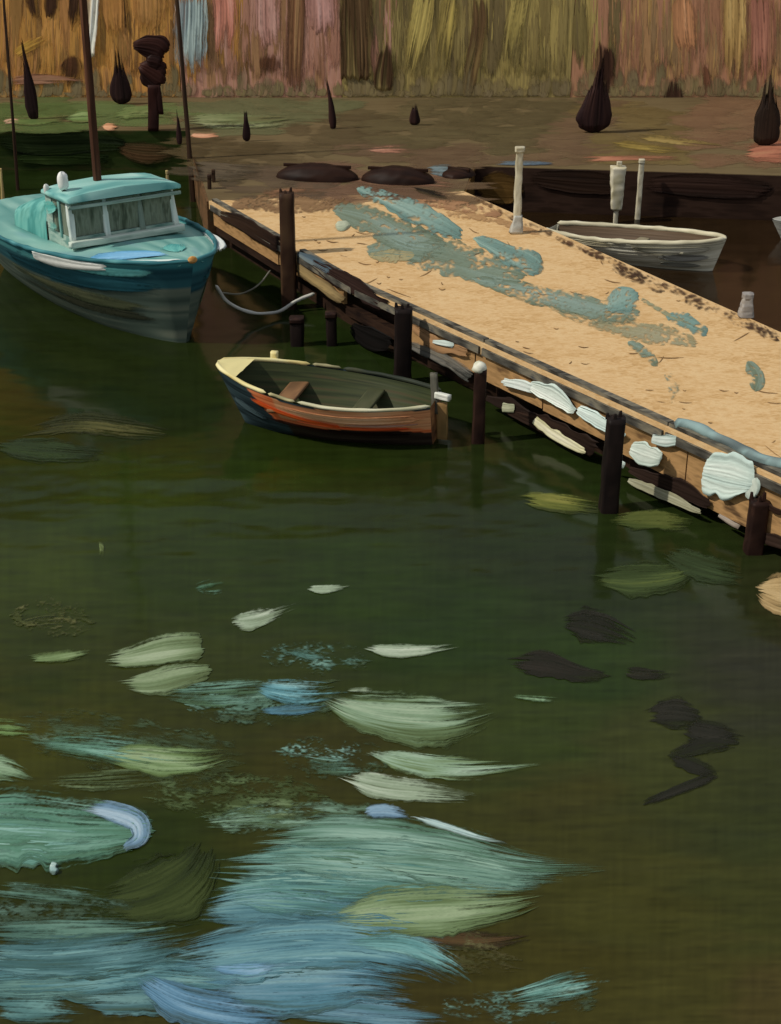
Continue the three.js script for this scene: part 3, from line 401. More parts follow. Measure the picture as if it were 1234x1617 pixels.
{ // the small two-lobed tree
  const p = onY(243, 206, LAND), s = dep(p) / F, t = thing('small_tree', 'small dark tree with a two-lobed crown on the verge', 'tree', p), cols = ['#1e100e', '#2c1714', '#3e221c'], C = pal(cols);
  obj('trunk', bar(V(0, 0, 0), V(0.06, 70 * s, 0), 0.26, 0.22, { cols, n: 12, rough: 0.18 }), paint, t);
  obj('stem', bar(V(0.2, 26 * s, 0.02), V(0.16, 70 * s, 0.03), 0.16, 0.14, { cols, n: 8, rough: 0.2 }), paint, t);
  const lobe = (pts, dome, k) => obj('crown', mergeGeometries([1, -1].map(sg => stroke((x, y, d) => V(x * s, y * s / cs, sg * d * s), pts, cols, { thick: 2, dome, up: 0, solid: true, rag: [0.1, 0.16], wob: 0.9, blend: 0, seed: k, step: 3, gap: 1.2 }))), paint, t);
  lobe([[-18, 92, 10], [0, 82, 22], [14, 74, 26], [26, 66, 12]], 5, 3); lobe([[-26, 116, 7], [-6, 116, 16], [16, 112, 22], [30, 100, 14]], 5, 9); lobe([[-6, 96, 12], [10, 94, 18], [22, 90, 10]], 6, 21);
}
// ---------------------------------------------------------------- low dark upturned boats on the slip
function upturned(label, x0, x1, py, hpx, seed) {
  const a = onY(x0, py, LAND), b = onY(x1, py + 6, LAND), c = a.clone().add(b).multiplyScalar(0.5), L = a.distanceTo(b), hh = hpx * dep(c) / F, C = pal(['#1a0f0b', '#26160f', '#342016']);
  const t = thing('upturned_boat', label, 'boat', c, -Math.atan2(b.z - a.z, b.x - a.x), 'dark boats lying upturned at the head of the pier');
  obj('hull', grid(30, 16, (i, j) => { const u = i / 30 * 2 - 1, w = Math.pow(Math.max(0, 1 - u * u), 0.55), f = j / 16 * Math.PI, n = 1 + 0.08 * (vn(i * 0.4 + seed, j * 0.7) - 0.5); return V(u * L / 2, 0.004 + Math.sin(f) * hh * w * n, -Math.cos(f) * 0.42 * w * n); }, (i, j) => C(fbm(j * 1.1 + seed, i * 0.12) * 1.5 - 0.25)), paint, t);
  obj('keel', bar(V(-L * 0.4, hh * 0.82, 0), V(L * 0.4, hh * 0.82, 0), 0.05, 0.07, { cols: ['#24150f', '#38241a'], n: 12 }), paint, t);
}
upturned('long dark upturned boat at the head of the pier', 436, 568, 279, 24, 3);
upturned('shorter dark upturned boat next to the olive wall end', 570, 688, 284, 24, 8);
upturned('smallest dark upturned boat, touching the quay corner', 704, 746, 274, 12, 15);

// ---------------------------------------------------------------- pier
const pier = thing('pier', 'broad tan pier with a scuffed deck and teal smears', 'pier', V(K.x, 0, K.z));
const toPier = g => local(g, pier);
const cardboard = streaks(['#bd9866', '#caa674', '#d2b080', '#d8b98a', '#ccaa78'], { seed: 31, metres: 1.6, along: 30, across: 44, size: 1024, bump: 0.006, rough: 0.9, speck: 0.004 });
obj('deck', toPier(prism([xz(A), xz(K), xz(B), xz(D), xz(Cc)], DECK - 0.16, DECK)), cardboard, pier);
const inset = (p, q, d) => { const n = V(-(q.z - p.z), 0, q.x - p.x).normalize(); if (n.z < 0) n.negate(); return [p.clone().addScaledVector(n, -d), q.clone().addScaledVector(n, -d), n]; };
const darkWood = streaks(['#1c1310', '#2a1d16', '#38281e', '#241a14'], { seed: 33, metres: 1.5, along: 4, across: 26, rough: 0.7 });
{ // the dark core under the deck, set back from both edges
  const [a, k] = inset(A, K, 0.35), [k2, b] = inset(K, B, 0.35); const d = D.clone().add(V(-0.3, 0, 0.2)), c = Cc.clone().add(V(-0.3, 0, 0.2));
  obj('core', toPier(prism([xz(a), xz(k.add(k2).multiplyScalar(0.5)), xz(b), xz(d), xz(c)], -0.5, DECK - 0.162)), darkWood, pier);
}
const tanBoard = streaks(['#6e5438', '#96764e', '#b48e60', '#5e4832'], { seed: 35, metres: 1.2, along: 5, across: 22, rough: 0.85 });
const along = (px) => { const s = px < 560 ? [A, K] : [K, B], n = V(-(s[1].z - s[0].z), 0, s[1].x - s[0].x).normalize(); if (n.z < 0) n.negate(); const d = ray(px, px < 560 ? mix(317, 451, (px - 330) / 230) : mix(451, 806, (px - 560) / 780)), t = (n.x * s[0].x + n.z * s[0].z) / (n.x * d.x + n.z * d.z); return [d.multiplyScalar(t), n]; };
function board(name, x0, x1, y0, y1, proud, th, m) { // a board of the pier's side, between two places along the edge
  const [a, n] = along(x0), [b] = along(x1); const f = (p, k) => [p.x + n.x * k, p.z + n.z * k];
  obj(name, toPier(prism([f(a, proud), f(b, proud), f(b, proud - th), f(a, proud - th)], y0, y1)), m, pier);
}
const railMat = streaks(['#35332f', '#55534c', '#7c7666', '#474849'], { seed: 37, metres: 1, along: 3, across: 14, rough: 0.7 });
for (const [x0, x1] of [[332, 449], [470, 558], [561, 760], [762, 1050], [1052, 1335], [1337, 1755]]) { board('edge_beam', x0, x1, DECK + 0.004, DECK + 0.05, -0.04, 0.1, railMat); board('edge_beam', x0 + 2, x1 - 1, DECK - 0.15, DECK - 0.05, 0.035, 0.033, railMat); }
for (const [x0, x1, y0] of [[334, 436, 0.5], [438, 540, 0.52], [640, 748, 0.46], [750, 856, 0.42], [858, 960, 0.4], [962, 1085, 0.34], [1087, 1200, 0.2], [1202, 1334, 0.2], [1336, 1540, 0.2], [1542, 1754, 0.2]]) board('side_board', x0, x1, y0, DECK - 0.165, -0.03, 0.06, tanBoard);
for (const [x0, x1] of [[540, 640], [335, 438]]) board('dark_beam', x0, x1, 0.34, 0.5, -0.06, 0.14, darkWood);
const patch = (surf, pts, cols, o = {}) => obj(o.name || 'paint_patch', toPier(stroke(surf, pts, cols, { thick: 1.8, up: 1 + (ripN++ % 30) * 0.06, ...o })), film, pier);
const TSC = ['#6c7a66', '#7c8e7e', '#8aa096'], TBL = ['#64847e', '#7c9c94', '#94b0a6'];
for (const [p, c, o] of [
  [[[560, 296, 4], [610, 318, 14], [680, 350, 20], [735, 378, 8]], TBL, { wob: 0.9, scum: 0.32, thick: 2.6 }],
  [[[520, 330, 6], [580, 345, 22], [640, 380, 26], [720, 392, 14]], TSC, { wob: 0.9, scum: 0.31 }],
  [[[570, 395, 8], [660, 400, 22], [760, 420, 24], [840, 440, 16]], TSC, { wob: 0.9, scum: 0.33 }],
  [[[580, 404, 4], [620, 404, 10], [660, 402, 5]], ['#8e8a66', '#a29a74', '#aca47e'], { wob: 0.9, scum: 0.30 }],
  [[[745, 375, 4], [785, 392, 14], [830, 412, 18], [862, 430, 8]], TBL, { wob: 0.9, scum: 0.32, thick: 2.4 }],
  [[[740, 440, 6], [840, 462, 16], [940, 490, 20], [1020, 500, 12]], TSC, { wob: 0.9, scum: 0.37 }],
  [[[950, 492, 6], [985, 475, 18], [1010, 462, 8]], TBL, { wob: 0.9, scum: 0.33 }],
  [[[860, 480, 6], [960, 510, 18], [1050, 530, 14], [1110, 545, 6]], ['#948a66', '#9c9a7c', '#a8a288'], { wob: 0.9, scum: 0.39 }],
  [[[1050, 500, 4], [1085, 508, 14], [1122, 530, 8]], TBL, { wob: 0.9, scum: 0.33 }],
  [[[1010, 470, 3], [1060, 500, 4], [1120, 528, 3]], ['#8a8e72', '#989a7c'], { wob: 0.9, scum: 0.37 }],
  [[[1050, 590, 6], [1062, 610, 10], [1060, 640, 4]], TSC, { wob: 0.9, scum: 0.43 }],
  [[[1180, 570, 6], [1195, 595, 12], [1190, 620, 6]], TSC, { wob: 0.9, scum: 0.41 }],
  [[[990, 540, 4], [1020, 560, 10], [1040, 580, 5]], TSC, { wob: 0.9, scum: 0.43 }],
  [[[528, 358, 5], [540, 358, 8], [556, 354, 4]], ['#9aa48c', '#acb49c', '#c0c6ae'], { thick: 4 }],
  [[[360, 325, 5], [420, 322, 12], [500, 326, 12], [560, 318, 5]], ['#7c6044', '#8e7050', '#a0805c'], { wob: 0.9, scum: 0.37 }],
  [[[650, 318, 4], [720, 326, 8], [800, 344, 6]], ['#8a6648', '#9c7454', '#ac8462'], { wob: 0.9, scum: 0.37 }],
  [[[700, 336, 4], [780, 348, 6], [860, 372, 4]], ['#a07c54', '#b08a60', '#bc986c'], { wob: 0.9, scum: 0.38 }],
]) patch(deck0, p, c, { thick: 0.8, lip: 0, up: 0.5 + (ripN % 9) * 0.05, ...o });
{ // scuffs: thin dark scratches and specks in the deck's board
  const R = rng(91), geos = [];
  for (let k = 0; k < 90; k++) { const u = R(), x = mix(430, 1290, u), lo = 320 + (x - 430) * 0.5, y = mix(Math.max(330, 300 + (x - 733) * 0.46) + 10, lo + 60, R()); if (y > 451 + (x - 560) * 0.44 - 8) continue; const l = 3 + 26 * R() * R(), a = R() < 0.6 ? 0.25 * R() : R() * 3; geos.push(stroke(deck0, [[x - l * Math.cos(a), y - l * Math.sin(a), 0.6], [x, y + R() * 3, 1], [x + l * Math.cos(a), y + l * Math.sin(a), 0.5]], ['#6c5034', '#8a6a46', '#a08056'], { thick: 0.4, dry: 0.25, up: 0.5, gap: 1 })); }
  const o = obj('scuffs', toPier(mergeGeometries(geos)), film, pier); o.userData.kind = 'stuff';
}
const WHITE = ['#b8cac4', '#d4e0da', '#e6ece6'], CREAM = ['#a8a47c', '#d4d0aa', '#eeead0'];
for (const [p, c, o] of [ // pale slabs of whitewash and gaps whose shade is painted dark along the pier's side
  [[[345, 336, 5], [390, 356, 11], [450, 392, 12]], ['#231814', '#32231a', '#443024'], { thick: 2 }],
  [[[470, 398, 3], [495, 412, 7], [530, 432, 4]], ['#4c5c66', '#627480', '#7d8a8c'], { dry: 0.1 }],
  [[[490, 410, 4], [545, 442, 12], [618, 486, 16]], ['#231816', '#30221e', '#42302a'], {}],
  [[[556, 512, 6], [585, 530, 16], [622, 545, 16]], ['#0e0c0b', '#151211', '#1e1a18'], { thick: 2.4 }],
  [[[460, 412, 4], [500, 444, 8], [548, 478, 7]], ['#6c5c40', '#94805a', '#b09868'], { dry: 0.15 }],
  [[[648, 512, 4], [690, 540, 10], [745, 560, 8]], ['#a07c58', '#b98f66', '#c8a078'], { dry: 0.2 }],
  [[[640, 540, 4], [700, 566, 10], [750, 598, 8]], ['#5a5c58', '#74716a', '#8a8270'], { dry: 0.3 }],
  [[[686, 538, 3], [702, 541, 5], [722, 545, 3]], WHITE, { thick: 3 }],
  [[[764, 600, 3], [768, 612, 4], [766, 628, 4]], ['#a8a878', '#c8c8a4', '#dcdcc4'], { thick: 3 }],
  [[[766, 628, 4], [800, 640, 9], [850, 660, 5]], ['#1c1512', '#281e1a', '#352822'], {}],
  [[[796, 641, 6], [806, 642, 8], [818, 643, 6]], ['#a4a88c', '#c2c4a8', '#d0d2bc'], { thick: 3 }],
  [[[790, 600, 5], [820, 606, 9], [850, 616, 8]], WHITE, { thick: 3.4, dry: 0.1, rag: [0.2, 0.1] }],
  [[[838, 606, 7], [875, 624, 17], [914, 648, 6]], ['#c0d0c8', '#d8e4da', '#e8eee6'], { thick: 3.6, tail: 0.04, rag: [0.05, 0.03] }],
  [[[914, 644, 5], [950, 664, 14], [992, 688, 4]], ['#bcd2ce', '#d4e6e0', '#e4eee8'], { thick: 3.6, tail: 0.03, rag: [0.05, 0.02] }],
  [[[998, 706, 10], [1024, 716, 18], [1050, 724, 9]], ['#c0d0c6', '#d6e2d8', '#e6ece2'], { thick: 3.6, tail: 0.03, rag: [0.05, 0.05] }],
  [[[1032, 690, 8], [1052, 693, 12], [1074, 694, 8]], WHITE, { thick: 3, tail: 0.1 }],
  [[[1112, 742, 22], [1150, 752, 32], [1196, 764, 20]], ['#bacec8', '#cee0d8', '#deeae2'], { thick: 3.6, tail: 0.02, rag: [0.04, 0.03], round: 0.6 }],
  [[[1190, 752, 8], [1192, 772, 10], [1184, 788, 5]], ['#a8bcb4', '#bccac0', '#ccd6ca'], { thick: 3 }],
  [[[968, 736, 4], [982, 732, 6], [992, 734, 4]], WHITE, { dry: 0.2, thick: 3 }],
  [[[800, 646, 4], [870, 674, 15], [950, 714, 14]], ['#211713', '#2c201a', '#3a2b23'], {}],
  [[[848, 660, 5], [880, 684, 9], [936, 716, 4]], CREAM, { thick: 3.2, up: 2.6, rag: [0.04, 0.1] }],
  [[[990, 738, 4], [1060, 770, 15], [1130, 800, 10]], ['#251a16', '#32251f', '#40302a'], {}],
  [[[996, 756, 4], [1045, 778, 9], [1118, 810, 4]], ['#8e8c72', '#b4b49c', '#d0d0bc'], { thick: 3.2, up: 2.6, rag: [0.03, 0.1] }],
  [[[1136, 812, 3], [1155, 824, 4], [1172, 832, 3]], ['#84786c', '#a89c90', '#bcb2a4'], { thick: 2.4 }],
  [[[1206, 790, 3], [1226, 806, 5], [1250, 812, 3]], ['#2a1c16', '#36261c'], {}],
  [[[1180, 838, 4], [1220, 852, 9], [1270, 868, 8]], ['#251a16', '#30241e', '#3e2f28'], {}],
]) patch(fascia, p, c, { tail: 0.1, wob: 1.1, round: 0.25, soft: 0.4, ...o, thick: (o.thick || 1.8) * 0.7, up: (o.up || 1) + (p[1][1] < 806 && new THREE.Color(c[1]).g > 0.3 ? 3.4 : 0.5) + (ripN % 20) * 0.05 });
for (const [p, c] of [ // torn brown paint along the far edge of the deck
  [[[745, 312, 3], [800, 338, 6], [880, 374, 5]], ['#3c281c', '#5a402c', '#7c5c40']], [[[870, 372, 4], [960, 412, 9], [1060, 460, 10]], ['#33221a', '#4a3324', '#6c4e36']], [[[1040, 448, 5], [1120, 486, 10], [1240, 540, 9]], ['#35241c', '#4c3628', '#6e523a']]]) patch(deck0, p, c, { scum: 0.5, thick: 0.8, lip: 0, wob: 0.9 });

// mooring posts in front of the pier, each hewn and split at the top
function post(label, px, pyTop, pyBase, wpx, cols, seed, cap) {
  const p = onY(px, pyBase, 0), s = dep(p) / F, h = (pyBase - pyTop) * s / Math.cos(PITCH) , w = wpx * s, t = thing('mooring_post', label, 'post', p, 0, 'dark mooring posts along the pier');
  obj('shaft', bar(V(0, -0.5, 0), V(0.02, h, 0), w * 1.04, w, { cols, seed, n: 26, rough: 0.1, taper: 0.9 }), paint, t);
  for (let k = 0; k < 3; k++) obj('splinter', bar(V((k - 1) * w * 0.3, h - 0.03, (k % 2 - 0.5) * w * 0.4), V((k - 1) * w * 0.34, h + 0.03 + 0.05 * hash(k, seed), (k % 2 - 0.5) * w * 0.4), w * 0.26, w * 0.22, { cols, seed: seed + k, n: 4, taper: 0.5 }), paint, t);
  if (cap) { const C = pal(['#b4b498', '#d4d4c0', '#e4e4d8']); obj('cap', grid(10, 14, (i, j) => { const f = i / 10 * Math.PI, a = j / 14 * Math.PI * 2, n = 0.85 + 0.3 * vn(i * 0.8, j % 14 * 0.8); return V(Math.sin(f) * Math.cos(a) * w * 0.58 * n, h + 0.02 + Math.cos(f) * 0.08 * n, Math.sin(f) * Math.sin(a) * w * 0.58 * n); }, (i, j) => C(vn(i * 0.5, j % 14 * 0.5))), paint, t); }
}
const PB = ['#1d1210', '#2c1d18', '#402c24'], PD = ['#141010', '#1e1715', '#2c221f'];
post('tallest dark post by the sagging white rope', 457, 322, 486, 24, ['#241812', '#3a281e', '#54402e'], 3);
post('dark split-topped post behind the orange rowing boat', 635, 494, 604, 28, PD, 7);
post('thin dark post with a whitish cap', 754, 588, 698, 20, PB, 11, true);
post('stout dark post between the pale slabs of whitewash', 960, 664, 806, 30, PD, 15);
post('short dark stump under the largest pale slab', 1188, 790, 872, 30, PB, 19);
function pile(label, px, pyTop, pyBase, wpx, seed) { const p = onY(px, pyBase, 0), s = dep(p) / F; const t = thing('pile', label, 'pile', p, 0, 'stub piles by the rope'); obj('shaft', bar(V(0, -0.4, 0), V(0, (pyBase - pyTop) * s, 0), wpx * s, wpx * s, { cols: PD, seed, n: 10, rough: 0.2 }), paint, t); obj('collar', bar(V(0, (pyBase - pyTop) * s - 0.08, 0), V(0, (pyBase - pyTop) * s + 0.01, 0), wpx * s * 1.15, wpx * s * 1.15, { cols: PB, seed, n: 3 }), paint, t); }
pile('low dark stub pile under the sagging rope', 470, 500, 545, 20, 4); pile('low dark stub pile further from the teal boat', 524, 492, 545, 16, 9);
{ const P = (x, y) => { const p = onY(x, y, DECK); p.y = DECK + 0.075; return p; }; const o = obj('hose', rope([P(1064, 676), P(1090, 681), P(1130, 700), P(1170, 718), P(1200, 734), P(1240, 744), P(1300, 768)], 0.06, ['#4a5456', '#6c7c7c', '#8aa4a4', '#38383a'], 5), paint); tag(o, 'grey-blue hose lying along the near edge of the pier', 'hose'); }

// ---------------------------------------------------------------- boats
// a hull in its own axes: x from the bow aft, y up from the waterline, z across
function hullOf({ L, beam, sheer, draft = 0.3, rake = 0.3, end = 0.6, full = 0.62, flare = 0.4 }) {
  const half = t => { const f = Math.pow(Math.sin(Math.min(1, t / 0.55) * Math.PI / 2), full); return beam / 2 * f * (t > 0.55 ? 1 - (1 - end) * ((t - 0.55) / 0.45) ** 2 : 1); };
  return { half, sheer, L, at: (t, v, side, out = 0) => { const y = mix(-draft, sheer(t), v), k = Math.pow(Math.max(0, v), flare), z = half(t) * mix(k, k * 0.6 + 0.4 * v, 1 - cl(t * 4, 0, 1)) + out; return V(t * L + rake * (1 - v) * Math.pow(1 - t, 3), y, side * Math.max(0, z)); } };
}
function skin(h, side, col, { nu = 70, nv = 36, relief = 0.006, out = 0, v0 = 0, v1 = 1, seed = 1 } = {}) {
  return grid(nu, nv, (i, j) => h.at(i / nu, mix(v0, v1, j / nv), side, out + (j === nv ? 0 : relief * vn(j * 1.1 + seed, i * 0.06)) * cl(i / 3, 0, 1)), (i, j) => { const v = mix(v0, v1, j / nv), t = i / nu, b = vn(j * 0.9 + seed, t * 5) * 0.6 + vn(j * 2.3 + seed, t * 9) * 0.4, wob = (vn(t * 6 + seed, 3) - 0.5) * 0.1; return col(t, v + wob, b, side); });
}
const bands = list => { const ps = list.map(([v, c]) => [v, pal(c)]); return (t, v, b) => { let k = 0; while (k < ps.length - 1 && v > ps[k][0]) k++; return ps[k][1](b * 1.4 - 0.2); }; };

{ // teal cabin boat, bow towards the pier
  const T = thing('cabin_boat', 'teal cabin boat with a white-posted wheelhouse and brown mast', 'boat', V(-3.02, 0, -20.9), 2.214); T.scale.setScalar(1.14);
  const h = hullOf({ L: 5.6, beam: 2.7, sheer: t => 1.12 + 0.1 * (1 - t) ** 2 - 0.06 * Math.sin(t * 3), draft: 0.35, rake: 0.45, end: 0.72, full: 0.55, flare: 0.5 });
  const col = bands([[0.72, ['#44524a', '#5a6a60', '#7c8474']], [0.92, ['#1e424c', '#2a5660', '#3c6e76']], [2, ['#245a64', '#3a7c84', '#5c9c9c']]]);
  const hull = obj('hull', mergeGeometries([skin(h, -1, col, { seed: 3 }), skin(h, 1, col, { seed: 8 })]), paint, T);
  const trC = pal(['#1c3c42', '#2f5a60', '#1c2220']);
  obj('transom', grid(10, 12, (i, j) => { const v = j / 12, p = h.at(1, v, 1); return V(p.x, p.y, p.z * (i / 5 - 1)); }, (i, j) => trC(vn(i * 0.3, j * 1.2))), paint, T);
  const dC = pal(['#4a8480', '#6a9e98', '#8cb8ae', '#6c98a0']);
  obj('deck', grid(60, 24, (i, j) => { const p = h.at(0.01 + 0.985 * i / 60, 1, 1); const s = j / 12 - 1; return V(p.x, p.y - 0.035 + 0.06 * (1 - s * s) + 0.008 * vn(j * 1.3, i * 0.1), s * Math.max(0.01, p.z - 0.02)); }, (i, j) => dC(fbm(j * 0.7, i * 0.08) * 1.6 - 0.3)), paint, T);
  for (const s of [-1, 1]) { const pts = []; for (let k = 0; k <= 24; k++) { const p = h.at(k / 24, 1, s); pts.push(V(p.x, p.y + 0.02, p.z)); } obj('gunwale', rope(pts, 0.03, ['#22505a', '#3a7880', '#6aa8a8'], s + 5), paint, T); }
  const side = (s) => (x, y, hh) => { const t = cl(x / 560, 0.002, 0.998), p = h.at(t, cl(y / 100, 0, 1), s, 0.006 + hh * 0.01); return p; };
  const onDeck = (x, y, hh) => { const p = h.at(cl(x / 560, 0.01, 0.99), 1, 1), s = cl(y / (100 * Math.max(0.05, p.z)), -0.96, 0.96); return V(p.x, p.y + 0.026 - 0.06 * s * s + hh * 0.01, y / 100 * 1); };
  const st = (nm, surf, p, c, o) => obj(nm, stroke(surf, p, c, { step: 4, gap: 1.5, thick: 1.2, up: 0.6, ...o }), film, T);
  st('white_stripe', side(-1), [[85, 95, 3], [140, 94, 5], [200, 95, 7], [240, 96, 5]], ['#dce4e0', '#f0f4ee', '#f6f8f2'], { thick: 2.2, soft: 0.4, tail: 0.1 });
  st('teal_sweep', side(-1), [[10, 92, 3], [80, 91, 5], [180, 93, 5], [330, 92, 4]], ['#3f8a90', '#62acac', '#8accc4'], { dry: 0.25 });
  st('blue_band', side(-1), [[14, 78, 4], [100, 78, 9], [220, 80, 9], [360, 82, 5]], ['#143840', '#1d4854', '#2a5c68'], { dry: 0.1 });
  st('olive_sweep', side(-1), [[30, 56, 4], [120, 58, 8], [240, 62, 7], [380, 66, 4]], ['#46503a', '#5c6248', '#74765a'], { dry: 0.2 });
  st('olive_sweep', side(-1), [[20, 46, 3], [110, 46, 6], [260, 50, 6], [400, 54, 3]], ['#353a2e', '#4a4d3c', '#5e5e4a'], { dry: 0.25 });
  st('green_sweep', side(1), [[10, 60, 4], [45, 60, 14], [90, 62, 8]], ['#3a4a34', '#52644a', '#687a58'], { dry: 0.15 });
  st('blue_band', side(1), [[6, 82, 4], [60, 82, 7], [130, 84, 4]], ['#1c4850', '#2a6068', '#3f7c80'], { dry: 0.1 });
  st('blue_sweep', onDeck, [[50, -8, 6], [85, -30, 20], [115, -62, 20], [135, -96, 8]], ['#5c9cc4', '#7ab2d8', '#92c4e2'], { thick: 1.6 });
  st('teal_sweep', onDeck, [[60, 10, 6], [90, 20, 18], [120, 40, 14]], ['#4c9a98', '#6cb6ae', '#88c8be'], { dry: 0.12 });
  st('white_stripe', onDeck, [[14, -8, 3], [40, -32, 5], [80, -66, 5], [110, -88, 3]], ['#c0d8d4', '#dce8e2', '#eef2ec'], { thick: 2 });
  st('white_fender', onDeck, [[40, 62, 6], [80, 88, 9], [130, 106, 9], [180, 116, 5]], ['#b8c4c0', '#dce2de', '#ecefe9'], { thick: 4 });
  const kn = pal(['#a8763c', '#cc9a58', '#d8b078']);
  obj('bow_fitting', grid(10, 12, (i, j) => { const f = i / 10 * Math.PI, a = j / 12 * Math.PI * 2; return V(0.02 + Math.sin(f) * Math.cos(a) * 0.05, 1.25 + Math.cos(f) * 0.05, Math.sin(f) * Math.sin(a) * 0.07); }, (i, j) => kn(vn(i, j % 12 * 0.7))), paint, T);
  // wheelhouse
  const x0 = 1.95, x1 = 2.75, zz = 0.84, yb = 1.1, yt = 1.76;
  const cabM = streaks(['#5c8078', '#86a49a', '#a8bcb0', '#6c9088'], { seed: 61, metres: 1, along: 4, across: 22 });
  const cab = obj('cabin', boxUV(mergeGeometries([new THREE.BoxGeometry(x1 - x0, 0.2, zz * 2).translate((x0 + x1) / 2, yb + 0.08, 0), new THREE.BoxGeometry(0.2, yt - yb - 0.2, zz * 2).translate(x1 - 0.1, (yb + yt) / 2 + 0.09, 0)].map(g => g.toNonIndexed()))), cabM, T);
  const glass = streaks(['#4a5446', '#66705f', '#7c8676', '#545e50'], { seed: 62, metres: 0.8, vertical: true, along: 3, across: 18, rough: 0.35 });
  const win = (a, b, y0, y1) => obj('window', boxUV((() => { const d = b.clone().sub(a), L = d.length(), g = new THREE.BoxGeometry(L, y1 - y0, 0.02); g.rotateY(-Math.atan2(d.z, d.x)); g.translate((a.x + b.x) / 2, (y0 + y1) / 2, (a.z + b.z) / 2); return g; })()), glass, T);
  const fx = x0 + 0.05, zs = [-0.82, -0.28, 0.28, 0.82];
  for (let k = 0; k < 3; k++) win(V(fx, 0, zs[k] + 0.035), V(fx, 0, zs[k + 1] - 0.035), yb + 0.185, yt - 0.01);
  win(V(fx + 0.05, 0, -0.82), V(x0 + 0.3, 0, -0.82), yb + 0.185, yt - 0.01); win(V(x0 + 0.36, 0, -0.82), V(x1 - 0.22, 0, -0.82), yb + 0.185, yt - 0.01); win(V(fx + 0.05, 0, 0.82), V(x1 - 0.22, 0, 0.82), yb + 0.185, yt - 0.01);
  const PW = ['#a8bcb8', '#d0dcd6', '#e4eae4'];
  for (const z of zs) obj('window_post', bar(V(fx - 0.03, yb + 0.14, z), V(fx + 0.06, yt, z * 0.97), 0.085, 0.09, { cols: Math.abs(z) > 0.5 || z < 0 ? PW : ['#6c7c72', '#8c9a90'], seed: z * 10 + 20, n: 8, rough: 0.25 }), paint, T);
  obj('window_post', bar(V(x0 + 0.33, yb + 0.14, -0.83), V(x0 + 0.335, yt, -0.83), 0.06, 0.06, { cols: ['#5c9490', '#86b4ac'], seed: 2, n: 8, rough: 0.25 }), paint, T);
  obj('sill', bar(V(x0 - 0.06, yb + 0.1, -0.9), V(x0 - 0.06, yb + 0.1, 0.9), 0.12, 0.1, { cols: ['#9cb0a4', '#c8d4c8', '#e0e6dc'], n: 26, rough: 0.16 }), paint, cab);
  const rC = pal(['#4c8a8a', '#6eaaa6', '#92c4bc', '#b4d8d0']);
  obj('roof', grid(30, 28, (i, j) => { const edge = i === 0 || i === 30, x = mix(x0 - 0.1, x1 + 0.02, i / 30), a = j / 28 * Math.PI * 2, c = Math.cos(a), s = Math.sin(a), z = Math.sign(c) * Math.abs(c) ** 0.35 * 0.9, y = Math.sign(s) * Math.abs(s) ** 0.5 * 0.055 + 0.07 * (1 - z * z); return V(x + 0.0 * s, yt + 0.03 + (edge ? 0 : y) + 0.008 * vn(j % 28 * 1.2, i * 0.2), edge ? z * 0.98 : z); }, (i, j) => rC(fbm(j % 28 * 0.8, i * 0.12) * 1.6 - 0.3)), paint, T);
  obj('roof_trim', bar(V(x0 - 0.07, yt - 0.04, -0.88), V(x0 - 0.07, yt - 0.04, 0.88), 0.05, 0.05, { cols: ['#6c8078', '#8ca49a', '#b0c0b4'], n: 20, rough: 0.2 }), paint, T.getObjectByName('roof'));
  const aw = pal(['#3a7c78', '#57a09a', '#78b8ae', '#4c8c84']);
  obj('awning', grid(22, 30, (i, j) => { const u = i / 22, a = Math.PI * j / 30, c = -Math.cos(a), s = Math.sin(a); return V(mix(x1 + 0.02, x1 + 1.2, u), yb - 0.02 + Math.abs(s) ** 0.45 * mix(yt - yb, 0.34, u ** 1.4) + 0.012 * vn(j * 1.4, i * 0.3), Math.sign(c) * Math.abs(c) ** 0.5 * 0.86); }, (i, j) => aw(fbm(j * 0.35, i * 0.5) * 1.6 - 0.3)), paint, T);
  const cabSide = (x, y, hh) => V(x / 100, y / 100, -zz - 0.03 - hh * 0.01);
  st('teal_sweep', cabSide, [[225, 168, 5], [250, 162, 10], [276, 158, 10]], ['#3f9690', '#60b0a8', '#84c8be'], { dry: 0.2, thick: 2 });
  st('teal_sweep', cabSide, [[228, 138, 4], [250, 136, 8], [274, 138, 6]], ['#4c8c84', '#6aa69c', '#88bcb0'], { dry: 0.42 });
  obj('mast', bar(V(2.5, yt + 0.02, -0.12), V(2.5, yt + 4.2, -0.08), 0.11, 0.11, { cols: ['#2c1a12', '#4a2e20', '#684430'], n: 30, rough: 0.07, taper: 0.75 }), paint, T);
  const ball = (nm, x, y, z, r, c) => { const C = pal(c); obj(nm, grid(12, 16, (i, j) => { const f = i / 12 * Math.PI, a = j / 16 * Math.PI * 2, n = 0.88 + 0.25 * vn(i * 0.6, j % 16 * 0.6); return V(x + Math.sin(f) * Math.cos(a) * r * 0.8 * n, y + Math.cos(f) * r * 1.3 * n, z + Math.sin(f) * Math.sin(a) * r * 0.8 * n); }, (i, j) => C(vn(i * 0.5, j % 16 * 0.5))), paint, T); };
  ball('lamp', 2.3, yt + 0.25, -0.74, 0.1, ['#d8dcd6', '#f0f2ee', '#f4f4f0']);
  obj('lamp_stem', bar(V(2.3, yt + 0.05, -0.74), V(2.3, yt + 0.18, -0.74), 0.06, 0.06, { cols: ['#242420', '#3a3a34'], n: 4 }), paint, T.getObjectByName('lamp'));
  ball('horn', 2.62, yt + 0.1, -0.86, 0.055, ['#c8ccc6', '#e8eae6']);
}
